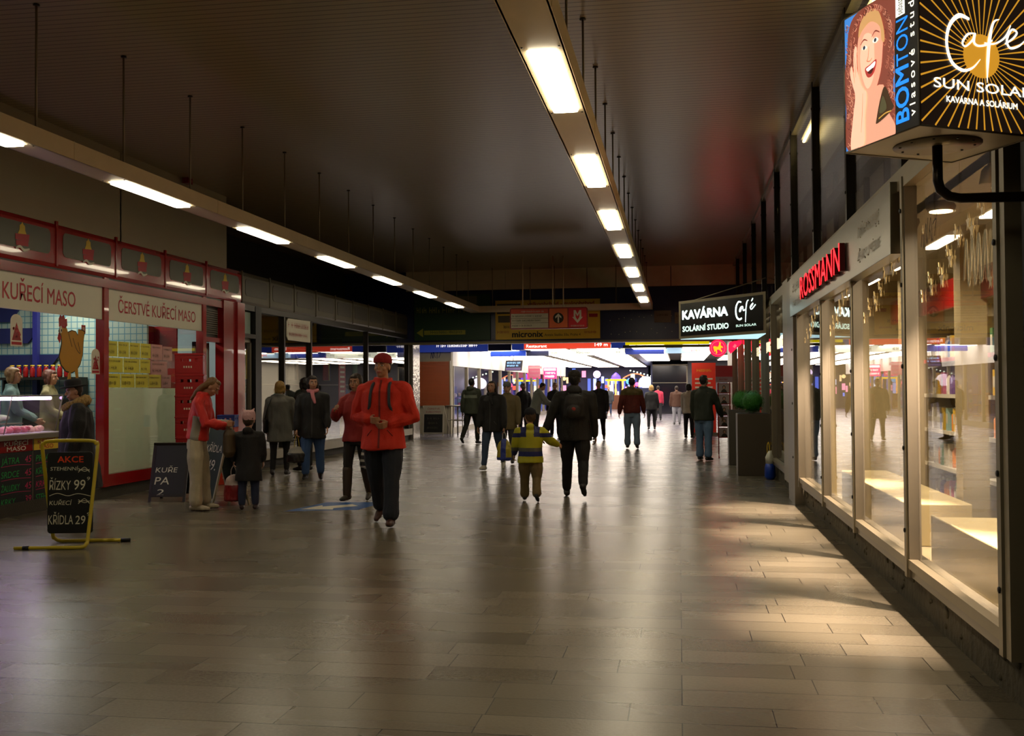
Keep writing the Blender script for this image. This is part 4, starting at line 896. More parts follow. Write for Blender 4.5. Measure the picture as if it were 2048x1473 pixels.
board('wall_poster', 'dark green poster with olive letters and a yellow arrow on the navy wall', 'poster', -7.75, -5.45, 29.88, 2.95, 4.3, M_gpost, .04,
      [('~', .17, .08, .82, M_olv, 1.6, .01), ('~', .09, .5, .2, M_gpost, 1.0, 0)],
      rects=[(.3, .17, 1.55, .3, M_olv, .003), (.9, 1.05, 1.9, 1.3, mat('pale_olive', '6a664a', .6), .003)])
m = MB(); m.prism([(0, 0), (.2, .13), (.2, -.13)], FF(-7.68, 29.87, 3.185), .002, M_olv); o = m.build('arrow_sticker'); tag(o, 'olive arrow head pointing to the left on the dark green poster', 'sticker')
board('notice_card', 'small beige card on the navy wall, nearer the light strip end', 'card', -.68, -.2, 29.9, 3.38, 3.72, mat('beige_card', '6e6350', .6), .01, [('~', .07, .06, .18, M_ink, .35, 0)])
board('notice_card', 'small beige card on the navy wall, half hidden by the black cafe sign', 'card', -.1, .3, 29.9, 3.34, 3.66, MATS['beige_card'], .01, [('~', .07, .04, .18, M_ink, .3, 0)])
# hanging direction sign
t = T('direction_sign', 'rounded hanging direction sign with white rows, orange up arrow and red metro arrow', 'sign', (-4.4, 27.0, 3.08))
W = 2.06; H = .56; f = FF(0, 0, 0)
m = MB(); m.prism(rrect(0, 0, W, H, .06), f, .1, mat('maroon_frame', '8a2a22', .4)); m.build('frame', t)
m = MB(); m.rect(.03, .03, 1.02, H - .15, f, 0, mat('dim_white_row', 'c8c0a8', .5), .003); m.rect(.03, H - .145, 1.02, H - .03, f, 0, mat('dull_red', 'd0553c', .5), .003)
m.rect(1.05, .03, 1.53, H - .03, f, 0, mat('dull_orange', 'e06c3a', .5), .003); m.rect(1.56, .03, 2.03, H - .03, f, 0, mat('metro_red', 'c8242e', .5), .003)
for z in (.16, .28): m.rect(.03, z, 1.02, z + .008, f, 0, M_dark, .004)
m.disc(1.29, .28, .14, .14, f, 0, M_ink, .004, 24); m.prism([(1.27, .16), (1.31, .16), (1.31, .32), (1.37, .27), (1.37, .32), (1.29, .40), (1.21, .32), (1.21, .27), (1.27, .32)], f, 0, M_white, .006)
m.build('panels', t)
m = MB(); q = lambda L: [(1.795 + x, .10 + y) for x, y in L]
m.prism(q([(-.14, .20), (-.10, .20), (-.10, .38), (-.05, .38), (0, .28), (.05, .38), (.10, .38), (.10, .20), (.14, .20), (0, .04)]), f, 0, M_white, .004)
m.prism(q([(-.05, .20), (-.055, .30), (0, .22), (.055, .30), (.05, .20), (0, .12)]), f, 0, mat('metro_red'), .006); m.build('metro_arrow', t)
m = MB()
for z_, w_ in ((.32, .82), (.20, .75), (.07, .55)): blur(m, .06, z_, w_, .055, f, M_ink, .005, int(z_ * 100))
blur(m, .3, H - .12, .6, .05, f, M_white, .005, 2); blur(m, 1.62, .05, .36, .045, f, M_white, .005, 4); m.build('lettering', t)
for x in (.34, 1.14, 1.42): m = MB(); m.tube([(x, .05, H), (x, .05, 1.92)], .018, M_house, 6); m.build('rod', t)

# rows of hanging boards in the far hall
LR = emis('lit_red_board', 'e8452c', .9); LB = emis('lit_blue_board', '2a3f9c', .35); LB2 = emis('lit_blue_bright', '1f49c8', .5); LY = emis('lit_yellow_board', 'd9c400', .9); LW = emis('lit_white_board', 'e8ecd8', 1.0); LC_ = emis('lit_paleblue_board', 'a8c8e0', .9)
LT = emis('lit_white_letter', 'fff8f0', 1.5)
board('hanging_sign', 'long red illuminated board with white text and a distance, hanging under the lintel', 'sign', -5.07, -2.2, 34.0, 2.82, 3.06, LR, .12, [('Restaurant', .14, .08, .05, LT, .68, .015), ('149 m', .15, 2.35, .07, LT, .42, .02)], rects=[(.1, .19, .25, .22, LY, .004), (.62, .19, .9, .23, LY, .004)])
board('hanging_sign', 'blue hanging board with a glowing white and red line of text by the orange shutter', 'sign', -8.7, -6.3, 34.0, 2.76, 3.04, LB, .12, [('~', .1, .65, .16, LT, 1.45, .02)])
board('hanging_sign', 'dark grey hanging board beside the blue one with glowing text', 'sign', -6.28, -5.5, 34.0, 2.78, 3.05, M_navy, .12)
board('hanging_sign', 'short blue hanging board joining the red one near the shutter side', 'sign', -5.48, -5.08, 34.0, 2.80, 3.05, LB, .12)
board('hanging_sign', 'short blue hanging board at the 149 m end of the red one', 'sign', -2.19, -1.6, 34.0, 2.82, 3.06, LB, .12)
board('hanging_sign', 'long bright yellow illuminated board hanging by the red round lamp', 'sign', -1.58, .9, 31.2, 2.80, 2.95, LY, .12)
board('hanging_sign', 'dark soffit board under the yellow illuminated one', 'sign', -1.66, 1.0, 31.4, 2.72, 2.8, M_navy, .1)
board('hanging_sign', 'bright blue board hanging in the second row near the shutter side', 'sign', -7.3, -5.9, 40.0, 2.78, 3.0, LB2, .12)
board('hanging_sign', 'dark navy board in the second row beside the bright blue one', 'sign', -5.88, -5.0, 40.0, 2.78, 3.0, M_navy, .12)
board('hanging_sign', 'long white illuminated board in the second row under the red one', 'sign', -4.94, -2.05, 40.0, 2.78, 3.03, LW, .12, [('~', .12, .06, .06, M_fasc, .3, .01), ('~', .1, 1.0, .06, M_fasc, .6, 0), ('~', .12, 2.5, .06, M_fasc, .32, .01)])
board('hanging_sign', 'long dim blue board in the second row beside the white one', 'sign', -2.03, -.55, 40.0, 2.8, 3.03, LB, .12)
board('hanging_sign', 'pale blue and white illuminated board in the second row by the red round lamp', 'sign', -.52, 1.3, 40.0, 2.82, 3.03, LC_, .12, [('~', .12, 1.0, .05, LR, .35, .02)], rects=[(1.15, .01, 1.8, .2, LW, .003)])

# luminaires of the far hall
k = 0
for x in (-6.9, -4.95, -3.0, -1.1, .75, 2.7, 4.6):
    for y in [36.1 + 2.3 * j for j in range(17)]:
        if x > 2 and y < 48 or x > -2 and y > 59: continue
        if k == 0:
            lum = T('ceiling_light', 'broad white ceiling light in the bright hall beyond the lintel', 'ceiling light', (x, y, 3.0), group='broad white ceiling lights of the hall beyond')
            m = MB(); m.bx(-.60, .60, -.85, .85, 0.0, .08, M_white); m.build('housing', lum)
            m = MB(); m.bx(-.56, .56, -.80, .80, -.02, 0.0, M_fdiff); m.build('diffuser', lum)
        else:
            dl = dup(lum, (x, y, 3.0)); dl.scale.x = 1.32 if x < -2 else 1.08
        k += 1
for x, lab in ((-7.7, 'added ceiling light hidden behind the lintel over the steel tables'), (-3.4, 'added ceiling light hidden behind the lintel below the yellow poster'), (.1, 'added ceiling light hidden behind the lintel by the round centaur sign')):
    dup(lum, (x, 32.3, 3.0), None, lab, 'added lights hidden behind the lintel').scale = (.8, .6, 1)  # unseen lights added to brighten the orange shutter and the end of the passage
# left side of the far hall: white shop front
LS = emis('shop_glow', 'eee6ff', 1.0)
m = MB(); m.bx(-7.7, -7.6, 34.5, 70, 2.3, 3.08, mat('white_fascia_far', 'c9c6c2', .4)); m.bx(-7.68, -7.6, 34.5, 70, 0, .2, M_alu)
for j in range(15): m.bx(-7.68, -7.58, 34.5 + j * 2.4, 34.6 + j * 2.4, .2, 2.3, M_alu)
S(m, 'window_50'); m = MB(); m.bx(-7.65, -7.64, 34.6, 68.2, .2, 2.3, M_glass_l); S(m, 'window_51')
m = MB(); m.bx(-13, -12.9, 34, 82, 0, 3.1, mat('far_shop_wall', '9a98a8', .6)); S(m, 'wall_left')
for j, y in enumerate((36.5, 41, 46, 51, 56, 62)):
    t = T('ceiling_light', 'square shop light behind the white front, %s from the orange shutter' % ORD[j], 'lamp', (-9.8, y, 3.0)); m = MB(); m.bx(-.6, .6, -.6, .6, 0, .08, M_white); m.build('housing', t); m = MB(); m.bx(-.55, .55, -.55, .55, -.02, 0, emis('shop_glow_lamp', 'fff4ff', 7)); m.build('diffuser', t)
rc = random.Random(5); pal = [('3050a0', 'blue'), ('b03050', 'crimson'), ('c9b890', 'sand'), ('7c6ab0', 'violet'), ('3f8f9c', 'teal'), ('d8d4e0', 'white'), ('b8782f', 'amber')]
for j in range(26):
    c, n = pal[j % 7]; y = 35.5 + j * 1.25; x = -8.6 - (j % 3) * .9; h_ = rc.uniform(1.2, 2.1)
    t = T('display_stand', '%s display stand with shelves behind the white shop front' % n, 'stand', (x, y, 0), group='%s display stands behind the white shop front' % n)
    mm = mat('stand_' + n, c, .5, emit=.12, var=.3, scale=9); m = MB(); m.bx(-.25, .25, -.35, .35, 0, .12, M_alu); m.bx(-.2, -.15, -.33, .33, .1, h_, mm); m.build('back_panel', t)
    for q in range(3): m = MB(); m.bx(-.15, .25, -.33, .33, .3 + q * .42, .33 + q * .42, mm); m.ell((.05, -.1, .42 + q * .42), (.08, .12, .09), mat('stand_' + pal[(j + q) % 7][1], pal[(j + q) % 7][0], .5), 8, 6); m.build('shelf', t)
m = MB(); t = T('hanging_monitor', 'dark blue screen with pale blue writing hanging by the white shop front', 'screen', (-8.0 + .45, 44.8, 2.29)); f = (V((0, 0, 0)), V((1, 0, 0)), V((.12, 0, 1)).normalized())
m.prism([(0, 0), (.75, 0), (.75, .46), (0, .46)], f, .1, M_dark); m.build('case', t); m = MB(); m.rect(.04, .16, .71, .43, f, 0, mat('screen_blue', '0d1a38', .2, emit=.3), .003); m.rect(.04, .03, .71, .14, f, 0, mat('screen_mauve', '5a4a7a', .4, emit=.2), .003); m.build('screen', t)
m = MB(); blur(m, .08, .31, .58, .09, f, emis('screen_cyan', '8fc8ff', 1.2), .006, 1); blur(m, .08, .19, .52, .08, f, emis('screen_cyan', '8fc8ff', 1.2), .006, 2); m.build('lettering', t)
m = MB(); m.tube([(.37, .06, .44), (.42, .06, .79)], .015, M_dark, 6); m.build('rod', t)
for j, (y, c, n) in enumerate(((52, '8a3c50', 'dull pink'), (58, 'f02c6c', 'neon pink'))):
    t = T('projecting_sign', '%s projecting sign on the far left shop front' % n, 'sign', (-7.55, y, 2.05)); mm = emis('neon_' + n.replace(' ', '_'), c, 1.0); m = MB(); m.bx(0, .75 if j else .6, 0, .12, 0, .62, mm); m.build('box', t)
    m = MB(); f = FF(0, 0, 0); m.rect(.04, .46, .7, .58, f, 0, LT if j else mat('dull_print', 'b08088'), .004); blur(m, .08, .27, .6, .12, f, LT if j else mat('dull_print'), .004, 1); blur(m, .08, .07, .6, .13, f, LT if j else mat('dull_print'), .004, 2); m.build('lettering', t)
# end of the far hall: blue lit front, golden kiosk, colourful lights
m = MB(); m.bx(-9, -2.2, 75.9, 76.1, 0, 3.1, mat('far_end_wall', '262a50', .5)); m.bx(-1.6, -1.5, 60, 76, 0, 3.08, M_navy); S(m, 'wall_far')
for j in range(11):
    c = ('5870e0', 'a8b8ff', '3040a0')[j % 3]; m = MB(); m.bx(0, .22, -.06, .06, 0, 2.2, emis('blue_tube_' + str(j % 3), c, (.7, 1.3, .4)[j % 3])); o = m.build('light_column', loc=(-6.6 + j * .42, 75.7, 0)); tag(o, 'slim vertical blue light column at the far end of the hall', 'light', 'blue light columns at the far end')
t = T('kiosk', 'golden glowing kiosk with a purple dome at the far end of the hall', 'kiosk', (-5.0, 73.0, 0))
gl = emis('gold_glow', 'ffb860', 1.4); m = MB(); m.bx(0, 1.2, 0, 1.0, 0, 1.0, mat('kiosk_wood', '6a3a20', .5)); m.build('counter', t); m = MB()
for x in (0.1, .6, 1.1): m.lathe([(.09, 1.0), (.05, 1.1), (.09, 1.3), (.05, 1.5), (.08, 2.0)], (x, .1, 0), gl, 10)
m.build('lit_column', t); m = MB(); m.bx(-.1, 1.3, -.1, 1.1, 2.0, 2.12, emis('yellow_glow', 'ffd800', 1.0)); m.build('canopy', t); m = MB(); m.lathe([(.35, 2.12), (.3, 2.35), (.15, 2.5), (.02, 2.6)], (.6, .5, 0), emis('purple_glow', '5038e0', 1.2), 14); m.build('dome', t)
for j, (x, z, r_, c, n) in enumerate(((-5.9, 2.5, .28, 'f0d8ff', 'white violet'), (-3.6, 1.95, .2, '60b8ff', 'light blue'), (-3.0, 1.75, .16, 'ff70b0', 'rose'), (-7.3, 2.1, .16, 'f8fff0', 'white green'), (-8.3, 2.2, .14, 'ffe0a0', 'amber'))):
    t = T('round_lamp_sign', 'round %s glowing sign at the far end of the hall' % n, 'sign', (x, 75.6, z)); m = MB(); m.lathe([(r_, 0), (r_, .12)], (0, 0, 0), emis('round_' + str(j), c, 1.3), 18, ax=(0, -1, 0)); m.build('disc', t); m = MB(); m.lathe([(r_ + .03, 0), (r_ + .03, .08)], (0, 0, 0), M_dark, 18, ax=(0, -1, 0)); m.build('rim', t)
m = MB(); m.ribbon([(0, .0), (.5, .25), (1.1, .3), (1.7, .0)], [.08], FF(-4.0, 75.4, 2.2), .02, emis('arc_orange', 'ff9060', 1.2)); o = m.build('neon_arc'); tag(o, 'orange neon arc above the blue glowing sign at the far end', 'neon')
t = T('screen_stand', 'white glowing oval counter screen beside the dark glass partition', 'screen', (-2.6, 68, 1.5)); m = MB(); m.ell((.5, 0, .35), (.5, .08, .4), emis('white_glow', 'f4ecff', 2.0), 14, 9); m.build('screen', t); m = MB(); m.bx(0, .9, -.05, .05, -1.5, .0, M_navy); m.build('stand', t)
for j in range(8): m = MB(); m.ell((0, 0, 0), (.05, .05, .05), emis('bulb_white', 'e8ffe0', 3), 8, 6); o = m.build('bulb', loc=(-3.1 + j * .22, 67.5, 2.62 - j * .06)); tag(o, 'small white bulb in a slanting row near the ceiling far away', 'bulb', 'row of small bulbs')
rg_ = random.Random(11)
for j in range(34):
    cn, nn = [('ffd9a0', 'amber'), ('c8d8ff', 'pale blue'), ('ff9ac0', 'pink'), ('fff4e0', 'warm white'), ('6080f0', 'blue'), ('ff6a50', 'coral')][j % 6]
    m = MB(); m.bx(0, rg_.uniform(.1, .3), 0, .05, 0, rg_.uniform(.15, .55), emis('lit_panel_' + nn.replace(' ', '_'), cn, 1.1)); o = m.build('lit_panel', loc=(rg_.uniform(-9, -2.4), 75.4, rg_.uniform(.7, 2.5))); tag(o, 'small %s glowing panel among the shop lights at the far end' % nn, 'light', '%s panels at the far end' % nn)
# dark glass partition
m = MB(); M_dg = mat('dark_glass_panel', '0b0d1a', .12, var=.1); m.bx(-1.5, .5, 60, 60.06, 0, 2.78, M_dg); m.bx(-1.5, .5, 59.97, 60, 1.76, 1.80, M_alu); m.bx(-1.5, .5, 59.95, 60.06, 2.76, 2.84, M_alu); m.bx(.42, .5, 59.95, 60.1, 0, 2.8, M_alu); m.bx(.5, 6, 60, 60.1, 0, 3.08, mat('grey_far_wall', '4a4a54', .5)); S(m, 'wall_far')
t = T('standing_banner', 'red banner with yellow heading and white lines beyond the man in jeans', 'banner', (.4, 33.0, .1)); f = FF(0, 0, 0); lr = mat('banner_red', 'c8301c', .5, emit=.08, ecol='e02a18', var=.03)
m = MB(); m.rect(0, 0, .74, 2.18, f, .03, lr); m.build('fabric', t); m = MB(); blur(m, .12, 1.9, .5, .09, f, M_yel, .004)
for q in range(6): m.rect(.1, 1.65 - q * .13, .64 - .06 * (q % 2), 1.70 - q * .13, f, 0, M_white, .003)
m.build('lettering', t); m = MB(); m.bx(-.05, .79, -.15, .2, -.1, 0.0, M_alu); m.build('foot', t)
# red round lamp sign with centaur figure, red ellipse sign
rl = emis('lit_red', 'ff0824', 5.0); rg = emis('lit_gold', 'ffa818', 1.5)
t = T('round_sign', 'round red glowing sign with a golden centaur emblem under the black cafe sign', 'sign', (.96, 26.0, 2.48)); f = FF(0, 0, 0)
m = MB(); m.lathe([(.2, -.1), (.21, -.08), (.21, .0), (.2, .01)], (0, 0, 0), rl, 28, ax=(0, -1, 0)); m.build('lamp_box', t)
m = MB(); m.lathe([(.165, 0), (.165, .002)], (0, 0, 0), rl, 2) if False else None
m.tube([(.165 * math.cos(a * PI / 16), -.018, .165 * math.sin(a * PI / 16)) for a in range(32)], .006, emis('pink_ring', 'ff5a60', 1.6), 5, closed=True)
m.prism([(-.12, .02), (-.10, .05), (.0, .03), (.03, .10), (.02, .13), (.05, .145), (.07, .12), (.06, .07), (.11, .03), (.12, -.0), (.07, .01), (.07, -.04), (.1, -.07), (.08, -.11), (.06, -.07), (.02, -.04), (-.03, -.04), (-.02, -.12), (-.05, -.15), (-.06, -.06), (-.09, -.10), (-.10, -.03)], f, .004, rg, .02)
m.build('emblem', t); m = MB(); m.bx(-.02, .6, .03, .07, .22, .26, M_dark); m.build('bracket', t)
t = T('projecting_sign', 'red glowing wedge sign beside the round centaur sign', 'sign', (1.23, 26.3, 2.3)); m = MB(); f = FF(0, 0, 0); m.prism([(0, .26), (.03, .34), (.32, .38), (.32, .30), (.05, .05), (0, .12)], f, .12, rl); m.build('box', t); m = MB(); m.prism([(.1, .22), (.15, .29), (.2, .25), (.15, .18)], f, .0, emis('pink_ring'  , 'ff5a60', 1.6), .003); m.build('print', t)
# lit interior behind the cafe windows (15..30 m)
m = MB(); m.bx(4.5, 4.6, 14.6, 30, 0, 3, mat('cafe_wall', '8d7a5a', .5)); m.bx(1.62, 4.5, 14.5, 14.6, 0, 3, M_alu_d); m.bx(1.8, 4.6, 29.9, 30, 0, 3, mat('cafe_wall')); S(m, 'wall_right')
m = MB(); m.bx(1.8, 4.5, 14.6, 30, .0, .16, mat('cafe_floor', '6a5a44', .3)); S(m, 'floor'); m = MB(); m.bx(1.8, 4.5, 14.6, 30, 2.93, 3.0, M_cream); S(m, 'ceiling')
k = 0
for y in (15.8, 17.6, 19.4, 21.2, 23, 24.8, 26.6, 28.4):
    if k == 0:
        gb = T('globe_lamp', 'glowing round globe lamp hanging inside the cafe windows', 'lamp', (2.1, y, 2.45), group='round globe lamps of the cafe'); m = MB(); m.ell((0, 0, 0), (.12, .12, .12), emis('globe_glow', 'ffeec0', 8), 14, 10); m.build('globe', gb); m = MB(); m.tube([(0, 0, .1), (0, 0, .48)], .006, M_dark, 5); m.build('cord', gb)
    else: dup(gb, (2.1, y, 2.45))
    k += 1
for j, y in enumerate((20.4, 22.8, 25.5, 28.0)):
    t = T('wood_shelf', 'wooden cafe shelf with bottles behind the panes, %s from the nearer planter' % ORD[j], 'shelf', (3.9, y, .16)); m = MB(); m.bx(0, .4, -.6, .6, 0, .05, M_redd)
    for z in (.6, 1.1, 1.6): m.bx(0, .4, -.6, .6, z, z + .03, mat('brown_wood', '5a3a20', .5))
    m.bx(.38, .42, -.6, .6, 0, 2.0, MATS['brown_wood']); m.build('carcass', t)

# ================================================================== far A board and steel tables
t = T('chalk_easel', 'white framed standing chalkboard easel in front of the orange shutter', 'easel', (-8.05, 32.0, 0)); f = (V((0, 0, 0)), V((1, 0, 0)), V((0, .12, 1)).normalized())
m = MB(); m.rect(0.0, .02, .04, 1.0, f, .02, M_white); m.rect(.64, .02, .68, 1.0, f, .02, M_white); m.rect(.0, .96, .68, 1.0, f, .02, M_white); m.rect(.0, .1, .68, .14, f, .02, M_white); m.build('frame', t)
m = MB(); m.rect(.04, .14, .64, .72, f, .01, M_chalkb); m.rect(.04, .74, .64, .96, f, .01, M_white, .002); m.text('ČERSTVÉ', .07, f, M_letter, x=.14, y=.87, w=.4, off=.004); m.text('KUŘECÍ MASO', .07, f, M_letter, x=.1, y=.77, w=.48, off=.004); blur(m, .14, .55, .4, .07, f, M_fasc, .004, 1); blur(m, .14, .4, .4, .08, f, M_fasc, .004, 2); blur(m, .14, .25, .4, .08, f, M_fasc, .004, 3); m.build('board', t)
m = MB(); m.tube([(.68, .1, .98), (.8, .5, 0)], .016, M_white, 6); m.tube([(0, .1, .98), (0.05, .5, 0)], .016, M_white, 6); m.build('prop_leg', t)
for j, (x, y) in enumerate(((-7.25, 33.2), (-6.95, 32.6))):
    t = T('bistro_table', 'small round steel table at the shutter, %s' % ('next to the wall' if j == 0 else 'the nearer one'), 'table', (x, y, 0)); m = MB(); m.lathe([(.3, .95), (.31, .97), (.3, .98)], (0, 0, 0), M_alu, 20); m.build('tabletop', t)
    for a in range(4): m = MB(); c_, s_ = math.cos(a * PI / 2 + .5), math.sin(a * PI / 2 + .5); m.tube([(.24 * c_, .24 * s_, .95), (.26 * c_, .26 * s_, 0)], .014, M_alu, 6); m.build('leg', t)
    m = MB(); m.tube([(.25 * math.cos(a * PI / 8), .25 * math.sin(a * PI / 8), .5) for a in range(16)], .01, M_alu, 5, closed=True); m.build('ring', t)

# ================================================================== near boards, crates, floor marks
t = T('pavement_sign', 'yellow tubular frame sign with a black chalkboard advertising cutlets and wings', 'sign', (-5.95, 9.42, 0), rz=.0)
M_yt = mat('yellow_tube', 'b9a51c', .35, var=.06)
# frame plane roughly facing the camera
ang = math.radians(-26)
ux = V((math.cos(math.radians(12)), math.sin(math.radians(12)), 0))
W = .5
m = MB(); r = .018
def rot(x, d, z): return ux * x + V((-ux.y, ux.x, 0)) * d + V((0, 0, z))
lean = .0
m.tube(smooth_path([rot(-.42 + .0, -.28, .02), rot(W / 2 - .06 - .25, -.28, .02), rot(W / 2 - .05, -.28, .02), rot(W / 2, -.26, .05), rot(W / 2, -.2, .15), rot(W / 2 + .015, 0, .93), rot(W / 2, 0, 1.0), rot(W / 2 - .06, 0, 1.03), rot(-W / 2 + .06, 0, 1.03), rot(-W / 2, 0, 1.0), rot(-W / 2 - .015, 0, .93), rot(-W / 2 + .03, .12, .15), rot(-W / 2 + .04, .17, .05), rot(-W / 2 + .1, .18, .02), rot(-W / 2 + .2, .18, .02), rot(.48, .18, .02)], 4), r, M_yt, 10)
m.build('frame', t)
m = MB(); m.tube([rot(.44, .18, .02), rot(.53, .18, .02)], .021, M_black, 8); m.tube([rot(-.34, -.28, .02), rot(-.28, -.28, .02)], .021, M_black, 8); m.build('rubber_cap', t)
fb = (rot(-W / 2 + .035, -.012, .12), (ux * 1.0), V((0, 0, 1)))
m = MB(); m.prism(rrect(0, 0, W - .06, .80, .03), fb, .015, M_chalkb); m.build('board', t, bevel=.003)
m = MB(); tx = lambda s, sz, x, y, w_, mm, b=.0, sh=.1: m.text(s, sz, fb, mm, x=x, y=y, w=w_, off=.003, bold=b, shear=sh)
tx('AKCE', .085, .10, .70, .25, M_cho, .02, 0); tx('STEHENNÍ', .05, .03, .62, .27, M_chw); tx('ŘÍZKY', .13, .02, .43, .21, M_chw, .0, .1); tx('99', .14, .26, .43, .11, M_chw, .003); tx('9', .05, .385, .52, .03, M_chw); tx('KUŘECÍ', .06, .02, .28, .22, M_chw, .0, .15); tx('KŘÍDLA', .13, .01, .09, .24, M_chw, .0, .05); tx('29', .12, .27, .09, .1, M_chw, .003); tx('9', .05, .385, .17, .03, M_chw)
m.ribbon([(.02, .37), (.1, .395), (.2, .37), (.3, .39), (.42, .365)], [.006], fb, 0, M_chw, .003)
for (x, y) in ((.30, .60), (.30, .29)):
    for q in range(3): m.ribbon([(x, y + q * .02), (x + .06, y + .05 - q * .02), (x + .11, y + q * .015)], [.006], fb, 0, M_chw, .003)
m.build('chalk_lettering', t)

def crate(x, y, z, rz, mm, label=None, group=None, proto=None):
    if proto: return dup(proto, (x, y, z), rz, label, group)
    t = T('plastic_crate', label, 'crate', (x, y, z), rz, group); w_, d_, h_ = .42, .34, .325
    m = MB(); m.bx(-w_ / 2, w_ / 2, -d_ / 2, d_ / 2, 0, .02, mm)
    for sx in (-1, 1):
        m.bx(min(sx * w_ / 2, sx * (w_ / 2 - .015)), max(sx * w_ / 2, sx * (w_ / 2 - .015)), -d_ / 2, d_ / 2, .02, .2, mm); m.bx(min(sx * w_ / 2, sx * (w_ / 2 - .015)), max(sx * w_ / 2, sx * (w_ / 2 - .015)), -d_ / 2, d_ / 2, .245, h_, mm)
        for a, b in ((-d_ / 2, -.09), (-.05, .05), (.09, d_ / 2)): m.bx(min(sx * w_ / 2, sx * (w_ / 2 - .015)), max(sx * w_ / 2, sx * (w_ / 2 - .015)), a, b, .2, .245, mm)
        m.bx(-w_ / 2, w_ / 2, min(sx * d_ / 2, sx * (d_ / 2 - .015)), max(sx * d_ / 2, sx * (d_ / 2 - .015)), .02, .2, mm); m.bx(-w_ / 2, w_ / 2, min(sx * d_ / 2, sx * (d_ / 2 - .015)), max(sx * d_ / 2, sx * (d_ / 2 - .015)), .245, h_, mm)
        for a, b in ((-w_ / 2, -.13), (-.09, -.03), (.03, .09), (.13, w_ / 2)): m.bx(a, b, min(sx * d_ / 2, sx * (d_ / 2 - .015)), max(sx * d_ / 2, sx * (d_ / 2 - .015)), .2, .245, mm)
    m.bx(-w_ / 2 - .008, w_ / 2 + .008, -d_ / 2 - .008, d_ / 2 + .008, h_ - .03, h_ - .015, mm) if False else None
    for sy in (-1, 1): m.bx(-w_ / 2 - .008, w_ / 2 + .008, sy * d_ / 2 - .01, sy * d_ / 2 + .008, h_ - .03, h_ - .01, mm); m.bx(sy * w_ / 2 - .008, sy * w_ / 2 + .008, -d_ / 2, d_ / 2, h_ - .03, h_ - .01, mm)
    m.build('crate_body', t, bevel=.004)
    m = MB()
    for q in range(4): m.bx(-.08 + q * .035, -.06 + q * .035, -d_ / 2 - .002, -d_ / 2, .1, .13, M_white)
    m.build('print', t); return t
M_crate = mat('red_crate_plastic', 'a01416', .35, var=.08)
p0 = crate(-7.5, 15.1, .16, .35, M_crate, 'red plastic crate at the foot of the tall red crate stack')
for i in range(1, 6): crate(-7.5 + random.uniform(-.01, .01), 15.1, .16 + i * .322, .35 + random.uniform(-.02, .02), None, 'red plastic crate, %s in the tall red stack' % ('second from the floor', 'third from the floor', 'fourth from the floor', 'second from the top', 'topmost')[i - 1] if i < 6 else '', None, p0)
m = MB(); m.bx(-.25, .25, -.2, .2, .1, .155, M_dark)
for sx in (-1, 1):
    for sy in (-1, 1): m.lathe([(.05, -.015), (.05, .015)], (sx * .2, sy * .15, .05), M_black, 12, ax=(0, 1, 0))
o = m.build('crate_dolly', loc=(-7.5, 15.1, 0), rz=.35); tag(o, 'dark wheeled dolly under the tall red crate stack', 'dolly')
M_crate2 = mat('orange_red_crate', 'c23a1e', .35, var=.08)
p1 = crate(-7.25, 15.9, .0, .2, M_crate2, 'orange red crate at the bottom of the low stack by the shop door'); p1.scale = (.62, .9, .95)
for i in range(1, 3): q = crate(-7.25, 15.9, i * .307, .2, None, 'orange red crate, %s of the low stack by the shop door' % ('middle', 'upper')[i - 1], None, p1)
q = crate(-7.25, 15.9, .925, .2, mat('blue_crate', '2b3f8a', .4), 'blue crate on top of the low stack by the shop door'); q.scale = (.66, .9, .6)
def aboard(name, x, y, rz, label, H, Wd, txt, framec, facec, txt2=None):
    t = T(name, label, 'chalkboard sign', (x, y, 0), rz)
    for sgn, nm in ((-1, 0), (1, 1)):
        # panel leaning: top at centre, bottom out by .25
        b = V((-Wd / 2, sgn * .27, 0)); u = (V((0, -sgn * .27, H))).normalized(); L = V((0, .27, H)).length
        r_ = V((1, 0, 0)) if sgn < 0 else V((-1, 0, 0)); b = V((-Wd / 2 if sgn < 0 else Wd / 2, sgn * .27, 0)); f = (b, r_, u)
        m = MB(); 
        for (x0, y0, x1, y1) in ((0, 0, .035, L), (Wd - .035, 0, Wd, L), (0, L - .035, Wd, L), (0, .08, Wd, .115)): m.rect(x0, y0, x1, y1, f, .022, framec)
        m.build('panel_frame', t)
        m = MB(); m.rect(.03, .11, Wd - .03, L - .03, f, .01, facec, -.004); m.build('board', t)
        m = MB()
        for (s, sz, tx_, ty, w_, mm) in (txt if sgn < 0 else (txt2 or txt)): m.text(s, sz, f, mm, x=tx_, y=ty, w=w_, off=.0, shear=.1)
        m.build('chalk_lettering', t)
    return t
M_oldw = mat('pale_wood_frame', 'b5aa8c', .6)
aboard('chalkboard_sign', -6.05, 13.05, math.radians(-42), 'green chalkboard A-frame with pale wooden edges between the woman in red and the child', 1.13, .66, [('KŘÍDLA', .14, .08, .72, .5, M_chw), ('49.', .2, .2, .48, .3, M_chw), ('6', .18, .3, .15, .12, M_chw)], M_oldw, M_chalkg)
aboard('chalkboard_sign', -6.95, 13.45, math.radians(10), 'black chalkboard A-frame half hidden behind the woman in the red jacket', .80, .5, [('KUŘE', .1, .06, .42, .3, M_chw), ('PA', .15, .06, .25, .2, M_chw), ('2', .12, .1, .10, .1, M_chw)], M_dark, M_chalkb)
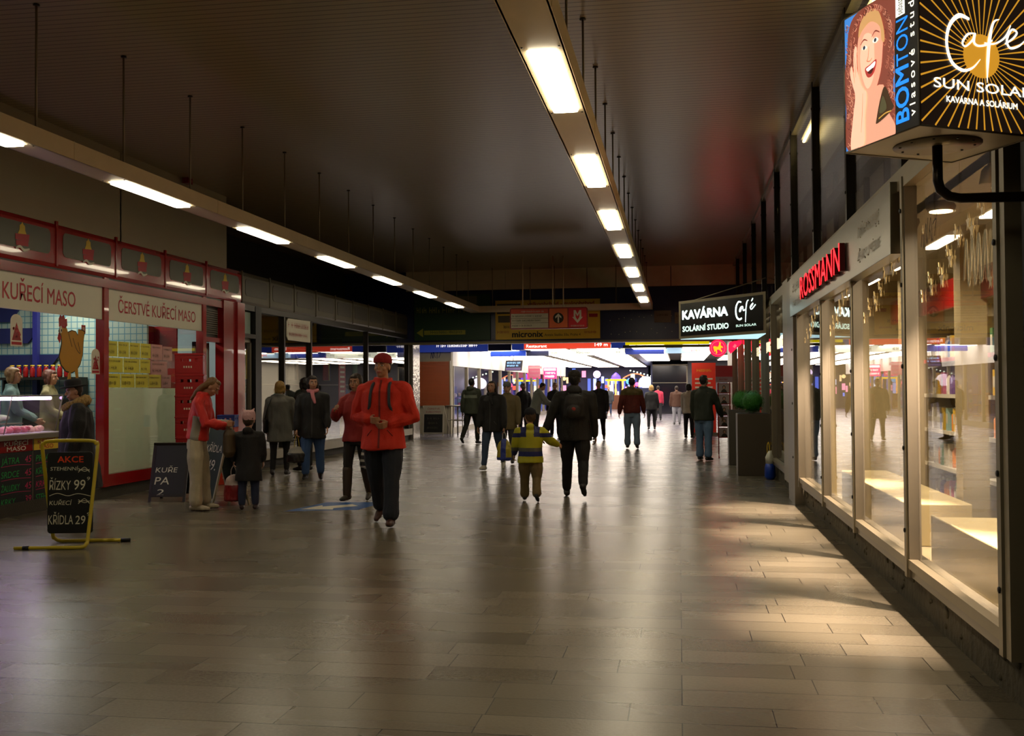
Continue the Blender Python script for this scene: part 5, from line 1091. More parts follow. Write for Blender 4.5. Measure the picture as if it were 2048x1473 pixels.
# floor sticker
t = T('floor_sticker', 'blue diamond floor sticker with a white arrow beside the man in the red jacket', 'floor sticker', (-4.4, 12.9, 0.001))
m = MB(); m.add([(-.5, -.55, 0), (.38, -.3, 0), (.5, .62, 0), (-.3, .5, 0)], [(0, 1, 2, 3)], mat('floor_blue', '1f4f8e', .5)); m.build('diamond', t)
m = MB(); m.prism([(-.36, -.32), (.06, -.30), (.02, -.16), (.26, .12), (.12, .30), (-.18, .0), (-.24, .16)], (V((0, 0, .001)), V((1, 0, 0)), V((0, 1, 0))), 0, M_white, .001); m.build('arrow', t)
t = T('wall_camera', 'tiny red light box on the ceiling edge above the left shops', 'detector', (-7.9, 15.8, 4.9)); m = MB(); m.bx(-.05, .05, -.08, .08, 0, .09, M_redd); m.build('case', t); m = MB(); m.lathe([(.03, 0), (.02, .03)], (.05, 0, .04), M_letter, 8, ax=(1, 0, 0)); m.build('lens', t)
# ================================================================== PEOPLE
SKIN = {}
def skin_mat(c):
    if c not in SKIN: SKIN[c] = mat('skin_' + c, c, .5, var=.06, scale=8)
    return SKIN[c]
M_lip = mat('lip', '9c4c42', .5); M_eyew = mat('eye_white', 'd8d0c4', .3); M_iris = mat('iris', '1c140e', .3); M_brow = mat('brow', '2c1e14', .8)
def D(p, s, sd):
    p = math.radians(p); s = math.radians(s)
    return V((sd * math.sin(s), math.sin(p) * math.cos(s), -math.cos(p) * math.cos(s)))
def remesh(mb, name, vox, mats, pick=None, wr=0.0, ws=9.0, parent=None, smooth=3, seed=0):
    me = mb.mesh(name + '_src'); o = bpy.data.objects.new(name + '_src', me); C.objects.link(o)
    md = o.modifiers.new('r', 'REMESH'); md.mode = 'VOXEL'; md.voxel_size = vox; md.adaptivity = 0
    if smooth: s_ = o.modifiers.new('s', 'SMOOTH'); s_.iterations = smooth; s_.factor = .5
    dg = bpy.context.evaluated_depsgraph_get(); ev = o.evaluated_get(dg); m2 = bpy.data.meshes.new_from_object(ev)
    bpy.data.objects.remove(o); bpy.data.meshes.remove(me); m2.name = name; m2.materials.clear()
    for m in mats: m2.materials.append(m)
    if wr:
        off = V((seed * 3.1, seed * 1.7, 0))
        nr = [v.normal.copy() for v in m2.vertices]
        for v, n in zip(m2.vertices, nr):
            q = V((v.co.x * ws, v.co.y * ws, v.co.z * ws * .55)) + off
            v.co += n * wr * (noise.noise(q) + .5 * noise.noise(q * 2.3))
    if pick:
        idx = [pick(p.center) for p in m2.polygons]; m2.polygons.foreach_set('material_index', idx)
    m2.polygons.foreach_set('use_smooth', [True] * len(m2.polygons)); m2.update()
    ob = bpy.data.objects.new(name, m2); C.objects.link(ob); ob.parent = parent
    return ob
def person(label, x, y, rz, H, legR=(0, 0), legL=(0, 0), armR=(8, 8, 15, 4), armL=(8, 8, 15, 4), lean=0, hp=0, hy=0, hs=1.0, skin='c08f70', hair='2a1d14', hairstyle='short',
           top='jacket', topc='222222', hem=.45, thick=.014, sleeve=1.0, toppick=None, topmats=None, legs='333c4c', legw=1.0, boots=None, shoes='1a1512', hat=None, hatc='222222', scarf=None,
           build=1.0, skirt=0.0, vox=None, fur=None, curl=35, collar=True, hood=None, zipc=None, twist=0, name='person', cat='person'):
    t = T(name, label, cat, (x, y, 0), math.radians(rz))
    dist = math.hypot(x, y)
    if vox is None: vox = .0065 if dist < 15 else (.009 if dist < 22 else (.013 if dist < 32 else .02))
    cv = max(vox * 1.25, .008); b = build
    hh = .13 * H * hs
    hipz = (.505 if hs < 1.1 else .46) * H; zS = H - hh - .034 * H
    th = hipz - .045 * H; thl = th * .51; shl = th * .49
    J = {}
    for sd, nm, L in ((1, 'R', legR), (-1, 'L', legL)):
        hip = V((sd * .050 * H * b, 0, hipz)); kd = D(L[0], 2, sd); knee = hip + kd * thl; ad = D(L[0] - L[1], 1, sd); ank = knee + ad * shl
        fa = L[0] - L[1]; pitch = fa * .8 if fa < -8 else (fa * .7 if fa > 8 else 0)      # foot pitch: back leg pushes off the toe, front foot lands on the heel
        pr = math.radians(pitch); fd = V((sd * .12, math.cos(pr), math.sin(pr))).normalized()
        J[nm] = (hip, knee, ank, fd)
    Tm = Matrix.Translation((0, 0, hipz)) @ Matrix.Rotation(-math.radians(lean), 4, 'X') @ Matrix.Rotation(math.radians(twist), 4, 'Z') @ Matrix.Translation((0, 0, -hipz))
    aL = .165 * H if hs < 1.1 else .14 * H; fL = .145 * H if hs < 1.1 else .125 * H
    A = {}
    for sd, nm, a in ((1, 'R', armR), (-1, 'L', armL)):
        sh = Tm @ V((sd * .102 * H * b, 0, zS - .040 * H)); el = sh + D(a[0], a[1], sd) * aL; wr_ = el + D(a[2], a[3], sd) * fL
        A[nm] = (sh, el, wr_)
    # ground the lowest sole
    low = 1e9
    for nm in 'RL':
        hip, knee, ank, fd = J[nm]; down = V((0, -fd.z, fd.y)).normalized() * -1
        heel = ank - fd * .035 * H + down * .040 * H; toe = ank + fd * .10 * H + down * .040 * H; low = min(low, heel.z, toe.z)
    dz = V((0, 0, -low + .004))
    for nm in 'RL': J[nm] = tuple(p + dz for p in J[nm][:3]) + (J[nm][3],); A[nm] = tuple(p + dz for p in A[nm])
    Tm = Matrix.Translation(dz) @ Tm
    neck = Tm @ V((0, 0, zS)); hc0 = V((0, .012 * H, zS + .052 * H + hh * .52))
    R = Matrix.Rotation(math.radians(-lean), 3, 'X') @ Matrix.Rotation(math.radians(hy), 3, 'Z') @ Matrix.Rotation(math.radians(-hp), 3, 'X')
    nk = Tm @ V((0, .004 * H, zS + .022 * H)); hc = nk + R @ V((0, .012 * H, .012 * H + hh * .5))
    k = hh / .228
    hl = lambda x_, y_, z_: hc + R @ V((x_ * k, y_ * k, z_ * k))
    # ---------------- body: one continuous mesh
    m = MB()
    m.loft([(0, 0, hipz - .05 * H, .070 * H * b, .055 * H * b), (0, 0, hipz, .088 * H * b, .060 * H * b), (0, 0, hipz + .08 * H, .074 * H * b, .052 * H * b), (0, .003 * H, zS - .13 * H, .086 * H * b, .058 * H * b), (0, 0, zS - .045 * H, .095 * H * b, .056 * H * b), (0, 0, zS - .01 * H, .06 * H * b, .042 * H * b), (0, 0, zS + .01 * H, .034 * H, .034 * H)], None, 16, Tm)
    m.chain([Tm @ V((0, -.002 * H, zS - .02 * H)), nk, hl(0, -.01, -.05)], [.036 * H, .032 * H, .030 * H])
    m.ell(hc + R @ V((0, -.008 * k, .018 * k)), (.074 * k, .092 * k, .092 * k), None, 18, 12, R); m.ell(hl(0, .018, -.045), (.058 * k, .068 * k, .068 * k), None, 14, 10, R)
    m.ell(hl(0, .052, -.088), (.026 * k, .026 * k, .022 * k), None, 10, 7, R); m.chain([hl(0, .086, .012), hl(0, .106, -.028)], [.008 * k, .013 * k]); m.ell(hl(0, .078, -.062), (.024 * k, .016 * k, .012 * k), None, 10, 6, R)
    for sd in (-1, 1): m.ell(hl(sd * .076, -.006, -.012), (.010 * k, .020 * k, .032 * k), None, 8, 6, R); m.ell(hl(sd * .045, .055, -.03), (.02 * k, .02 * k, .02 * k), None, 8, 6, R); m.ell(hl(sd * .03, .078, .03), (.024 * k, .014 * k, .008 * k), None, 8, 6, R)
    for nm in 'RL':
        hip, knee, ank, fd = J[nm]; m.chain([hip + V((0, 0, .01 * H)), hip.lerp(knee, .5), knee, knee.lerp(ank, .35), ank], [.046 * H * b, .040 * H * b, .028 * H, .029 * H, .019 * H])
        up2 = V((0, -fd.z, fd.y)).normalized(); m.chain([ank - fd * .008 * H - up2 * .012 * H, ank + fd * .055 * H - up2 * .026 * H], [.014 * H, .010 * H])
        sh, el, wr_ = A[nm]; m.chain([sh, sh.lerp(el, .4), el, el.lerp(wr_, .3), wr_], [.022 * H, .024 * H, .021 * H, .020 * H, .0145 * H])
        sd = 1 if nm == 'R' else -1; d = (wr_ - el).normalized(); inn = V((-sd, .15, 0)); inn = (inn - d * inn.dot(d)).normalized(); lat = d.cross(inn) * sd; # lat points towards the thumb side (forward)
        if lat.y < 0 and abs(d.z) > .5: lat = -lat
        hk = H / 1.75 * (1.1 if hs > 1.1 else 1.0)
        for i in range(4):
            o_ = (i - 1.5) * .0185 * hk; pb = wr_ + lat * -o_ * .6; pk = wr_ + d * .085 * hk - lat * o_
            m.chain([pb, pk], [.013 * hk, .0115 * hk], n=8, k=2)
            fl = (.072, .080, .075, .060)[i] * hk; c1 = math.radians(curl); p0 = pk; dd = d.copy(); rr_ = .0085 * hk; ps = [p0]
            for j, q in enumerate((.45, .32, .23)):
                ca = c1 * (j + 1) * .7 + i * .05; dd = d * math.cos(ca) + inn * math.sin(ca); p0 = p0 + dd * fl * q; ps.append(p0)
            m.chain(ps, [rr_ * 1.05, rr_, rr_ * .92, rr_ * .8], n=7, k=2)
        tb = wr_ + d * .025 * hk + lat * .022 * hk; t1 = tb + (d * .75 + lat * .6 + inn * .25).normalized() * .040 * hk; m.chain([wr_ + d * .01, tb, t1, t1 + (d * .9 + lat * .15 + inn * .4).normalized() * .03 * hk], [.013 * hk, .012 * hk, .0095 * hk, .008 * hk], n=7, k=2)
    Ri = R.inverted()
    def pk_(c):
        q = Ri @ (c - hc) / k
        if q.y > .04 and abs(q.z) < .13:
            for sd in (-1, 1):
                dx = q.x - sd * .031
                if (dx / .014) ** 2 + ((q.z - .004) / .007) ** 2 < 1: return 2 if abs(dx) > .006 else 3
                if (dx / .02) ** 2 + ((q.z - .028 + abs(dx) * .15) / .0055) ** 2 < 1: return 4
            if (q.x / .026) ** 2 + ((q.z + .064) / .009) ** 2 < 1: return 1
        return 0
    remesh(m, 'body', vox, [skin_mat(skin), M_lip, M_eyew, M_iris, mat('brow_' + hair, hair, .9)], pk_, 0, parent=t, smooth=2)
    # ---------------- trousers
    m = MB(); lw = legw
    m.loft([(0, 0, hipz - .06 * H, .078 * H * b, .064 * H * b), (0, 0, hipz - .02 * H, .094 * H * b, .070 * H * b), (0, 0, hipz + .07 * H, .085 * H * b, .062 * H * b)], None, 16, Tm)
    for nm in 'RL':
        hip, knee, ank, fd = J[nm]; e_ = knee.lerp(ank, .86)
        m.chain([hip + V((0, 0, .0)), hip.lerp(knee, .5), knee, knee.lerp(ank, .5), e_], [.054 * H * b, .050 * H * b * lw, .040 * H * lw, .038 * H * lw, (.034 if lw < 1.15 else .042) * H * lw])
    lm = [mat('trouser_' + legs, legs, .85, var=.18, scale=12, bump=.3, bscale=90)]
    remesh(m, 'trousers', cv, lm, None, .007 * H / 1.7, 11, t, 3, seed=x)
    if boots:
        m = MB()
        for nm in 'RL': hip, knee, ank, fd = J[nm]; m.chain([knee.lerp(ank, .1), knee.lerp(ank, .6), ank], [.041 * H, .038 * H, .032 * H])
        remesh(m, 'boot_shafts', cv, [mat('boot_' + boots, boots, .5)], None, .003, 10, t, 2)
    # ---------------- shoes
    for nm in 'RL':
        hip, knee, ank, fd = J[nm]; m = MB(); up_ = V((0, -fd.z, fd.y)).normalized(); s_ = fd.cross(up_)
        q = lambda a, u, l=0: ank + fd * a * H + up_ * (u * H) + s_ * l * H
        m.chain([q(-.026, -.016), q(.0, -.010)], [.0245 * H, .027 * H]); m.chain([q(-.02, -.021), q(.04, -.020), q(.092, -.026)], [.020 * H, .0235 * H, .0155 * H]); m.chain([q(.06, -.027, .008), q(.06, -.027, -.008)], [.0145 * H, .0145 * H]); 
        m.chain([q(0, -.005), q(0, .03)], [.027 * H, .025 * H])
        remesh(m, 'shoe', cv * .9, [mat('shoe_' + shoes, shoes, .45), mat('shoe_sole', '0e0c0a', .7)], (lambda c, a_=ank, u_=up_: 1 if (c - a_).dot(u_) < -.034 * H else 0), 0, parent=t, smooth=2)
    t.location.z = -min(v.co.z for o_ in t.children if o_.name.startswith('shoe') for v in o_.data.vertices) + .003
    # ---------------- jacket or coat
    g = thick; m = MB(); hz = hem * H; wl = hipz + .10 * H
    rings = []
    if hz < hipz - .02 * H:
        for f_ in (0, .5): rings.append((0, 0, hz + (hipz - hz) * f_, (.100 + skirt * (1 - f_)) * H * b + g, (.080 + skirt * (1 - f_)) * H * b + g))
    else: rings.append((0, 0, hz, .094 * H * b + g, .070 * H * b + g))
    rings += [(0, 0, max(hipz + .01 * H, hz + .02 * H), .098 * H * b + g, .074 * H * b + g), (0, 0, wl, .088 * H * b + g * 1.1, .066 * H * b + g * 1.1), (0, .003 * H, zS - .13 * H, .096 * H * b + g, .067 * H * b + g), (0, 0, zS - .05 * H, .103 * H * b + g * .8, .063 * H * b + g * .8), (0, 0, zS - .01 * H, .070 * H * b + g * .6, .050 * H + g * .6), (0, 0, zS + .008 * H, .044 * H + g * .4, .042 * H + g * .4)]
    m.loft(rings, None, 20, Tm)
    for nm in 'RL':
        sh, el, wr_ = A[nm]; e_ = el.lerp(wr_, .93 * sleeve); m.chain([sh + V((0, 0, -.004 * H)), sh.lerp(el, .5), el, el.lerp(wr_, .5), e_], [.034 * H * b + g * .55, .033 * H * b + g * .8, .028 * H + g * .9, .026 * H + g * .9, .020 * H + g * .7])
    for sd in (-1, 1):
        sh = A['R' if sd > 0 else 'L'][0]; m.chain([Tm @ V((sd * .02 * H, -.004 * H, zS - .012 * H)), (Tm @ V((sd * .06 * H, -.002 * H, zS - .022 * H))), sh + V((0, 0, -.002 * H))], [.038 * H, .040 * H, .036 * H * b + g * .5])
    if collar: m.loft([(0, -.004 * H, zS - .01 * H, .046 * H + g * .5, .046 * H + g * .5), (0, -.004 * H, zS + .034 * H, .043 * H + g * .4, .045 * H + g * .4)], None, 16, Tm)
    if hood: m.ell(Tm @ V((0, -.055 * H, zS + .012 * H)), (.06 * H, .035 * H, .04 * H))
    jm = topmats or [mat('top_' + topc, topc, .75, var=.12, scale=10, bump=.25, bscale=70)]
    inv = Tm.inverted()
    remesh(m, top, cv, jm, (lambda c: toppick(inv @ c, H, zS, hipz)) if toppick else None, .020 * H / 1.7, 6.5, t, 3, seed=y)
    if zipc:
        from mathutils.bvhtree import BVHTree
        jo = [o_ for o_ in t.children if o_.name.startswith(top)][-1]; bv = BVHTree.FromPolygons([v.co for v in jo.data.vertices], [tuple(p_.vertices) for p_ in jo.data.polygons])
        def proj(x_, z_, s_=1):
            h_ = bv.ray_cast(Tm @ V((x_, s_ * .6, z_)), (Tm.to_3x3() @ V((0, -s_, 0))))
            return h_[0] + (Tm.to_3x3() @ V((0, s_ * .004, 0))) if h_[0] else None
        m = MB(); zs_ = [zS + .02 * H - (zS + .01 * H - hz) * i / 24 for i in range(25)]; ml = []
        for z_ in zs_:
            a_, b_ = proj(-.011, z_), proj(.011, z_)
            if a_ and b_: ml.append((a_, b_))
        for (a_, b_), (c_, d_) in zip(ml, ml[1:]): m.add([a_, b_, d_, c_], [(0, 1, 2, 3)], mat('zip_' + zipc, zipc, .5), True)
        m.build('zip_placket', t)
        m = MB()
        for sd in (-1, 1):
            P = [q for q in (proj(sd * (.045 + .010 * i) * H, hz + (.115 - .012 * i) * H) for i in range(4)) if q]
            if len(P) > 1: m.tube(P, .005, mat('zip_' + zipc), 5)
        if m.v: m.build('pocket_seam', t)
    # ---------------- scarf / fur
    if scarf:
        m = MB(); P = [Tm @ V((math.cos(a * PI / 8) * .043 * H, math.sin(a * PI / 8) * .047 * H, zS + .028 * H - .01 * H * math.sin(a * PI / 8))) for a in range(16)]; m.tube(P, .020 * H, None, 8, closed=True)
        m.chain([Tm @ V((0, .055 * H, zS + .01 * H)), Tm @ V((-.012 * H, .088 * H, zS - .04 * H)), Tm @ V((-.03 * H, .098 * H, zS - .09 * H))], [.018 * H, .02 * H, .014 * H]); remesh(m, 'scarf', cv, [mat('scarf_' + scarf, scarf, .9)], None, .006, 20, t, 2)
    if fur:
        m = MB(); P = [Tm @ V((math.cos(a * PI / 8) * .080 * H, .006 * H + math.sin(a * PI / 8) * .060 * H, zS + .004 * H - .030 * H * math.sin(a * PI / 8))) for a in range(16)]; m.tube(P, .040 * H, None, 8, closed=True)
        remesh(m, 'fur_collar', cv * .8, [mat('fur_' + fur, fur, .95, var=.5, scale=60)], None, .012, 45, t, 1)
    # ---------------- hair and hat
    hm = [mat('hair_' + hair, hair, .55, var=.35, scale=25)]
    m = MB()
    if hairstyle != 'none':
        m.ell(hl(0, -.034, .026), (.082 * k, .080 * k, .094 * k), None, 18, 12, R); m.ell(hl(0, .022, .088), (.055 * k, .045 * k, .028 * k), None, 12, 8, R)
        if hairstyle in ('bob', 'long', 'pony'):
            for sd in (-1, 1): m.chain([hl(sd * .062, -.01, .05), hl(sd * .080, -.012, -.02), hl(sd * .074, -.016, -.085)], [.030 * k, .028 * k, .024 * k])
            m.ell(hl(0, -.06, -.04), (.078 * k, .04 * k, .075 * k), None, 12, 8, R)
        else: m.ell(hl(0, -.055, -.03), (.068 * k, .035 * k, .05 * k), None, 12, 8, R)
        if hairstyle == 'bob': m.ell(hl(0, -.035, .035), (.094 * k, .092 * k, .098 * k), None, 14, 10, R); m.ell(hl(0, .04, .075), (.06 * k, .04 * k, .026 * k), None, 12, 8, R)
        if hairstyle == 'long':
            for sd in (-1, 0, 1): m.chain([hl(sd * .05, -.06, -.03), hl(sd * .055, -.07, -.12), hl(sd * .05, -.075, -.24)], [.034 * k, .036 * k, .022 * k])
        if hairstyle == 'wind':   # hair trailing down the back and out
            for sd in (-1, 0, 1): m.chain([hl(sd * .05, -.05, .02), hl(sd * .05, -.085, -.07), hl(sd * .035, -.10, -.17), hl(sd * .03, -.10, -.29)], [.04 * k, .044 * k, .036 * k, .014 * k])
        remesh(m, 'hair', max(vox, .007), hm, None, .006, 40, t, 2)
    if hat == 'beanie':
        m = MB(); m.loft([(0, -.006, .030, .089, .108), (0, -.008, .07, .092, .108), (0, -.012, .105, .078, .09), (0, -.014, .130, .045, .055), (0, -.014, .140, .015, .02)], None, 20, Matrix.Translation(hc) @ R.to_4x4() @ Matrix.Scale(k, 4)); remesh(m, 'beanie', max(vox, .007), [mat('hat_' + hatc, hatc, .9, bump=.4, bscale=120)], None, .003, 30, t, 2)
    if hat == 'catbeanie':
        m = MB(); MM = Matrix.Translation(hc) @ R.to_4x4() @ Matrix.Scale(k, 4); m.loft([(0, -.006, .0, .092, .108), (0, -.008, .07, .096, .11), (0, -.010, .12, .088, .085), (0, -.010, .145, .07, .04)], None, 20, MM)
        for sd in (-1, 1): m.chain([hl(sd * .05, -.01, .125), hl(sd * .072, -.01, .16)], [.024 * k, .012 * k])
        remesh(m, 'beanie', .007, [mat('hat_' + hatc, hatc, .9, bump=.4, bscale=120, var=.2)], None, .003, 30, t, 2)
    if hat == 'brim':
        m = MB(); c_ = hl(0, -.006, .052); ax = R @ V((0, 0, 1)); kk_ = k
        m.lathe([(.086 * kk_, .0), (.14 * kk_, .004), (.15 * kk_, .012), (.142 * kk_, .014), (.093 * kk_, .016), (.093 * kk_, .03), (.092 * kk_, .07), (.082 * kk_, .095), (.05 * kk_, .102), (.01, .1)], c_, mat('hat_' + hatc, hatc, .8), 28, ax=ax, ey=1.12); m.build('hat', t)
    t['_hc'] = 0
    del t['_hc']
    return t, Tm, J, A, hc, R, H
WORLD = lambda t, p: Matrix.Translation(t.location) @ Matrix.Rotation(t.rotation_euler.z, 4, 'Z') @ p

# --- woman in the hat at the counter
w1 = person('woman in black brimmed hat and black coat with brown fur collar at the meat counter', -6.98, 11.2, 125, 1.63, armR=(5, 6, 20, 2), armL=(5, 8, 18, 3), skin='b98d72', hair='3a2c20', hat='brim', hatc='14100e', top='coat', topc='0e0c0b', hem=.24, thick=.055, skirt=.035, build=1.22, zipc='2a2622', legs='171412', fur='8a6e40', hy=15, hp=8)
# --- woman in red and white jacket, side view facing right
def redw_pick(c, H, zS, hz):
    if c.z < hz + .19 * H and abs(c.y) < .055 and abs(c.x) > .05: return 1
    return 0
w2 = person('woman with long fair hair in red and grey jacket and white trousers beside the chalkboard', -6.05, 12.35, -78, 1.73, legR=(2, 2), legL=(8, 6), armR=(18, 8, 88, -30), armL=(12, 8, 80, -34), lean=8, hp=32, skin='a87a5c', hair='6b4a22', hairstyle='wind', topc='b8221a', hem=.52, thick=.018, toppick=redw_pick,
            topmats=[mat('red_shell', 'c4241a', .6, bump=.2), mat('grey_side', '8d8674', .7)], legs='b5aa8f', legw=1.22, shoes='a89c84', collar=True)
# --- child in black coat and pink hat, seen from behind
c1 = person('child in long black coat and pink eared knitted hat holding a red and white bag', -5.42, 12.5, 15, 1.24, hs=1.28, legR=(1, 1), legL=(-1, 1), armR=(5, 8, 12, 3), armL=(12, 14, 20, 6), skin='b88a70', hair='3a2a1c', hat='catbeanie', hatc='c9a0a0', top='coat', topc='121010', hem=.30, thick=.022, skirt=.008, build=1.12, legs='2c3550', legw=1.1, shoes='2a1616', hood=True)
# --- grey haired woman in grey coat from behind
p4 = person('woman with short fair hair in grey coat with black shoulder bag seen from behind', -7.0, 17.5, 10, 1.66, legR=(4, 6), legL=(-4, 6), armR=(5, 8, 12, 3), armL=(5, 10, 15, 4), skin='b08466', hair='8a6a30', hairstyle='bob', top='coat', topc='55524a', hem=.36, thick=.022, skirt=.014, build=1.15, legs='14110e', legw=.9, shoes='1c1412')
# --- dark person behind
p5 = person('dark clothed person half hidden between the grey coat and the pink scarf', -6.95, 18.6, 60, 1.74, skin='7a5a48', hair='100c0a', hairstyle='bob', topc='141210', hem=.44, legs='151312')
# --- woman with pink scarf
p6 = person('dark haired woman in a black coat, pink scarf and blue jeans facing the camera', -6.1, 16.7, 195, 1.74, legR=(9, 10), legL=(-7, 5), armR=(4, 8, 10, 4), armL=(8, 8, 26, 4), hy=18, skin='b8886a', hair='1c0e0e', hairstyle='bob', top='coat', topc='12110f', hem=.40, thick=.022, skirt=.006, build=1.1, legs='34507c', legw=1.12, shoes='15100e', scarf='c47a80', zipc='24221e')
# --- person behind the red man
p7 = person('person in dark red jacket and brown boots half hidden behind the tall red jacket man', -4.35, 13.6, 175, 1.72, legR=(8, 6), legL=(-10, 12), armR=(20, 18, 120, -20), armL=(5, 8, 15, 4), skin='9c7254', hair='2c1e14', hairstyle='bob', topc='8a1a16', hem=.47, thick=.018, legs='1c1612', legw=.95, boots='3a2a1e', shoes='3a3228')
# --- man in red jacket
p8 = person('tall man in a bright red jacket, red cap and dark jeans walking towards the camera', -3.28, 11.25, 182, 1.93, legR=(-17, 18), legL=(17, 6), armR=(-12, 15, 84, -40), armL=(-6, 17, 70, -46), hy=-12, hp=-3, skin='a87858', hair='2a1a10', hat='beanie', hatc='8c1a1c', top='jacket', topc='c82810', hem=.455, thick=.042, skirt=.004, build=1.12, legs='1c222c', legw=1.15, zipc='7a1408', shoes='3a1c12', curl=40)
# --- man in olive jacket from behind, far
def ol_pick(c, H, zS, hz): return 1 if (zS - .13 * H < c.z < zS - .085 * H and abs(c.x) < .2) else 0
p9 = person('man in olive jacket with a pale band across the back walking past the orange shutter', -5.65, 28.0, -15, 1.82, legR=(14, 12), legL=(-16, 20), armR=(10, 8, 22, 4), armL=(-8, 8, 5, 4), skin='8c6850', hair='120e0a', topc='2c302a', hem=.46, thick=.024, toppick=ol_pick, topmats=[mat('olive_jacket', '3c4236', .8), mat('pale_band', '7c8476', .8)], legs='1c1c16', build=1.08, hood=True)
# --- woman in black with plastic bag
p10 = person('woman in a black quilted jacket, jeans and white shoes carrying a colourful plastic bag', -3.45, 19.05, 172, 1.68, legR=(16, 6), legL=(-14, 22), armR=(8, 8, 14, 4), armL=(5, 10, 10, 4), skin='a87c60', hair='1a120e', hairstyle='long', topc='151312', hem=.44, thick=.022, build=1.08, legs='3a4a62', legw=.98, shoes='c4beb0', scarf='1c1a1a', zipc='2c2a26')
p11 = person('person in a grey knitted hat and beige coat mostly hidden behind the woman in black', -3.42, 20.6, 180, 1.63, legR=(-8, 12), legL=(8, 5), skin='b08a70', hair='4a3a2c', hat='beanie', hatc='6a6c66', topc='6a5c3a', hem=.42, thick=.02, build=1.12, legs='3a3c40')
# --- boy
def boy_pick(c, H, zS, hz):
    z = (c.z - hz) / H
    if z < .03: return 0
    if z < .085: return 1
    if z < .125: return 2
    if z < .235: return 0 
    if abs(c.x) > .13 and z > .0: return 1 if z < .28 else 0
    if abs(abs(c.x) - .10) < .05 and z > .24: return 1
    return 0
p12 = person('small boy in yellow and blue striped jacket and dark knitted hat walking hand in hand', -1.98, 13.8, 5, 1.24, hs=1.28, legR=(-10, 22), legL=(12, 8), armR=(18, 38, 60, 42), armL=(8, 18, 22, 8), hy=20, skin='b58a6c', hair='4a3420', hat='beanie', hatc='11141e', topc='a0a014', hem=.42, thick=.028, toppick=boy_pick, topmats=[mat('yellow_shell', 'a8a81a', .6), mat('blue_shell', '141f5c', .6), mat('grey_reflective', '55564e', .5)], build=1.2, legs='6a5a38', legw=1.25, shoes='1c1410', hood=True)
# --- man with backpack
p13 = person('man in black with dark backpack walking away, holding the small boy by the hand', -1.44, 14.4, 3, 1.76, legR=(-16, 26), legL=(10, 5), armR=(2, 10, 12, 5), armL=(0, 24, -2, 22), skin='8c6850', hair='100d0a', topc='13120f', hem=.455, thick=.028, build=1.16, legs='0f0e0e', legw=1.08, shoes='1a1410', hood=True, hat='beanie', hatc='1f1c17')
# --- grey jacket bending
p14 = person('person in a pale grey green jacket bending forward in the bright part of the hall', -4.25, 30.6, -60, 1.74, lean=14, hp=25, armR=(30, 8, 70, -10), armL=(28, 8, 70, -10), skin='b08868', hair='151210', topc='8a9088', hem=.44, thick=.026, build=1.12, legs='26282c')
p15 = person('man with short hair in a dark coat looking this way behind the backpack man', -3.75, 31.5, 180, 1.70, skin='b88c70', hair='2c221a', topc='1c1c1e', hem=.44, legs='1c1c20')
p15b = person('person in black standing behind the bending grey jacket', -4.75, 31.6, -150, 1.68, skin='7c5c48', hair='0e0c0a', topc='151416', hem=.44, legs='1a1a1e')
p16 = person('person in a black coat walking towards the camera just past the backpack man', -2.3, 30.0, 178, 1.72, legR=(10, 6), legL=(-10, 14), skin='b08468', hair='2a1a12', topc='121112', hem=.36, thick=.026, skirt=.01, build=1.15, legs='131214')
def pl_pick(c, H, zS, hz): return 1 if (c.z > zS - .085 * H) else 0
p17 = person('man in a maroon checked jacket with an olive yoke and blue jeans walking away', -1.16, 25.9, 2, 1.76, legR=(-8, 6), legL=(7, 12), armR=(10, 14, 15, 8), armL=(-6, 16, 10, 8), skin='8c6850', hair='14100c', topc='4a1612', hem=.50, thick=.022, toppick=pl_pick, topmats=[mat('maroon_check', '5a1c14', .8, var=.5, scale=18), mat('olive_yoke', '4c4014', .8)], build=1.1, legs='6c8098', legw=1.15, shoes='1c1612')
p18 = person('fair haired woman in black walking away next to the maroon jacket man', -.98, 37.4, 3, 1.60, legR=(5, 3), legL=(-5, 8), skin='b08468', hair='c8a468', hairstyle='bob', topc='080809', hem=.44, thick=.022, build=1.1, legs='101012', legw=1.0)
p19 = person('person in a dark coat and bluish trousers far away by the blue lights', -3.85, 57.5, 178, 1.58, skin='b08468', hair='2a1a12', topc='2c3038', hem=.40, thick=.03, build=1.15, legs='2c3c5c')
p19b = person('very distant person in dark red near the blue light columns', -3.0, 62, 0, 1.62, skin='8c6850', hair='14100c', topc='3a141c', hem=.45, legs='1c1c24')
p20 = person('person in a brown jacket and grey trousers far away by the dark glass partition', -.1, 42.4, 5, 1.58, legR=(4, 3), legL=(-3, 5), skin='8c6850', hair='2a1c14', topc='4c2e1e', hem=.46, thick=.026, build=1.15, legs='8a8a90', legw=1.1)
p20b = person('distant person in a pink jacket beside the brown jacket person', -.95, 48, 0, 1.60, skin='8c6850', hair='2a1c14', topc='c03050', hem=.50, thick=.02, legs='2c2c30')
p21 = person('person with a white top half hidden behind the man in the dark green jacket', .28, 31.2, -20, 1.62, skin='9c7858', hair='14100e', hairstyle='bob', topc='b8b0a0', hem=.46, legs='141416')
p22 = person('man in a dark green jacket and jeans standing by the magazine rack', .50, 21.8, -25, 1.77, legR=(-4, 2), legL=(6, 4), armR=(22, 14, 30, 6), armL=(8, 10, 18, 4), hy=-10, skin='8c6850', hair='18120c', topc='242a1e', hem=.47, thick=.022, build=1.1, legs='5c7490', legw=1.15, shoes='16120e')
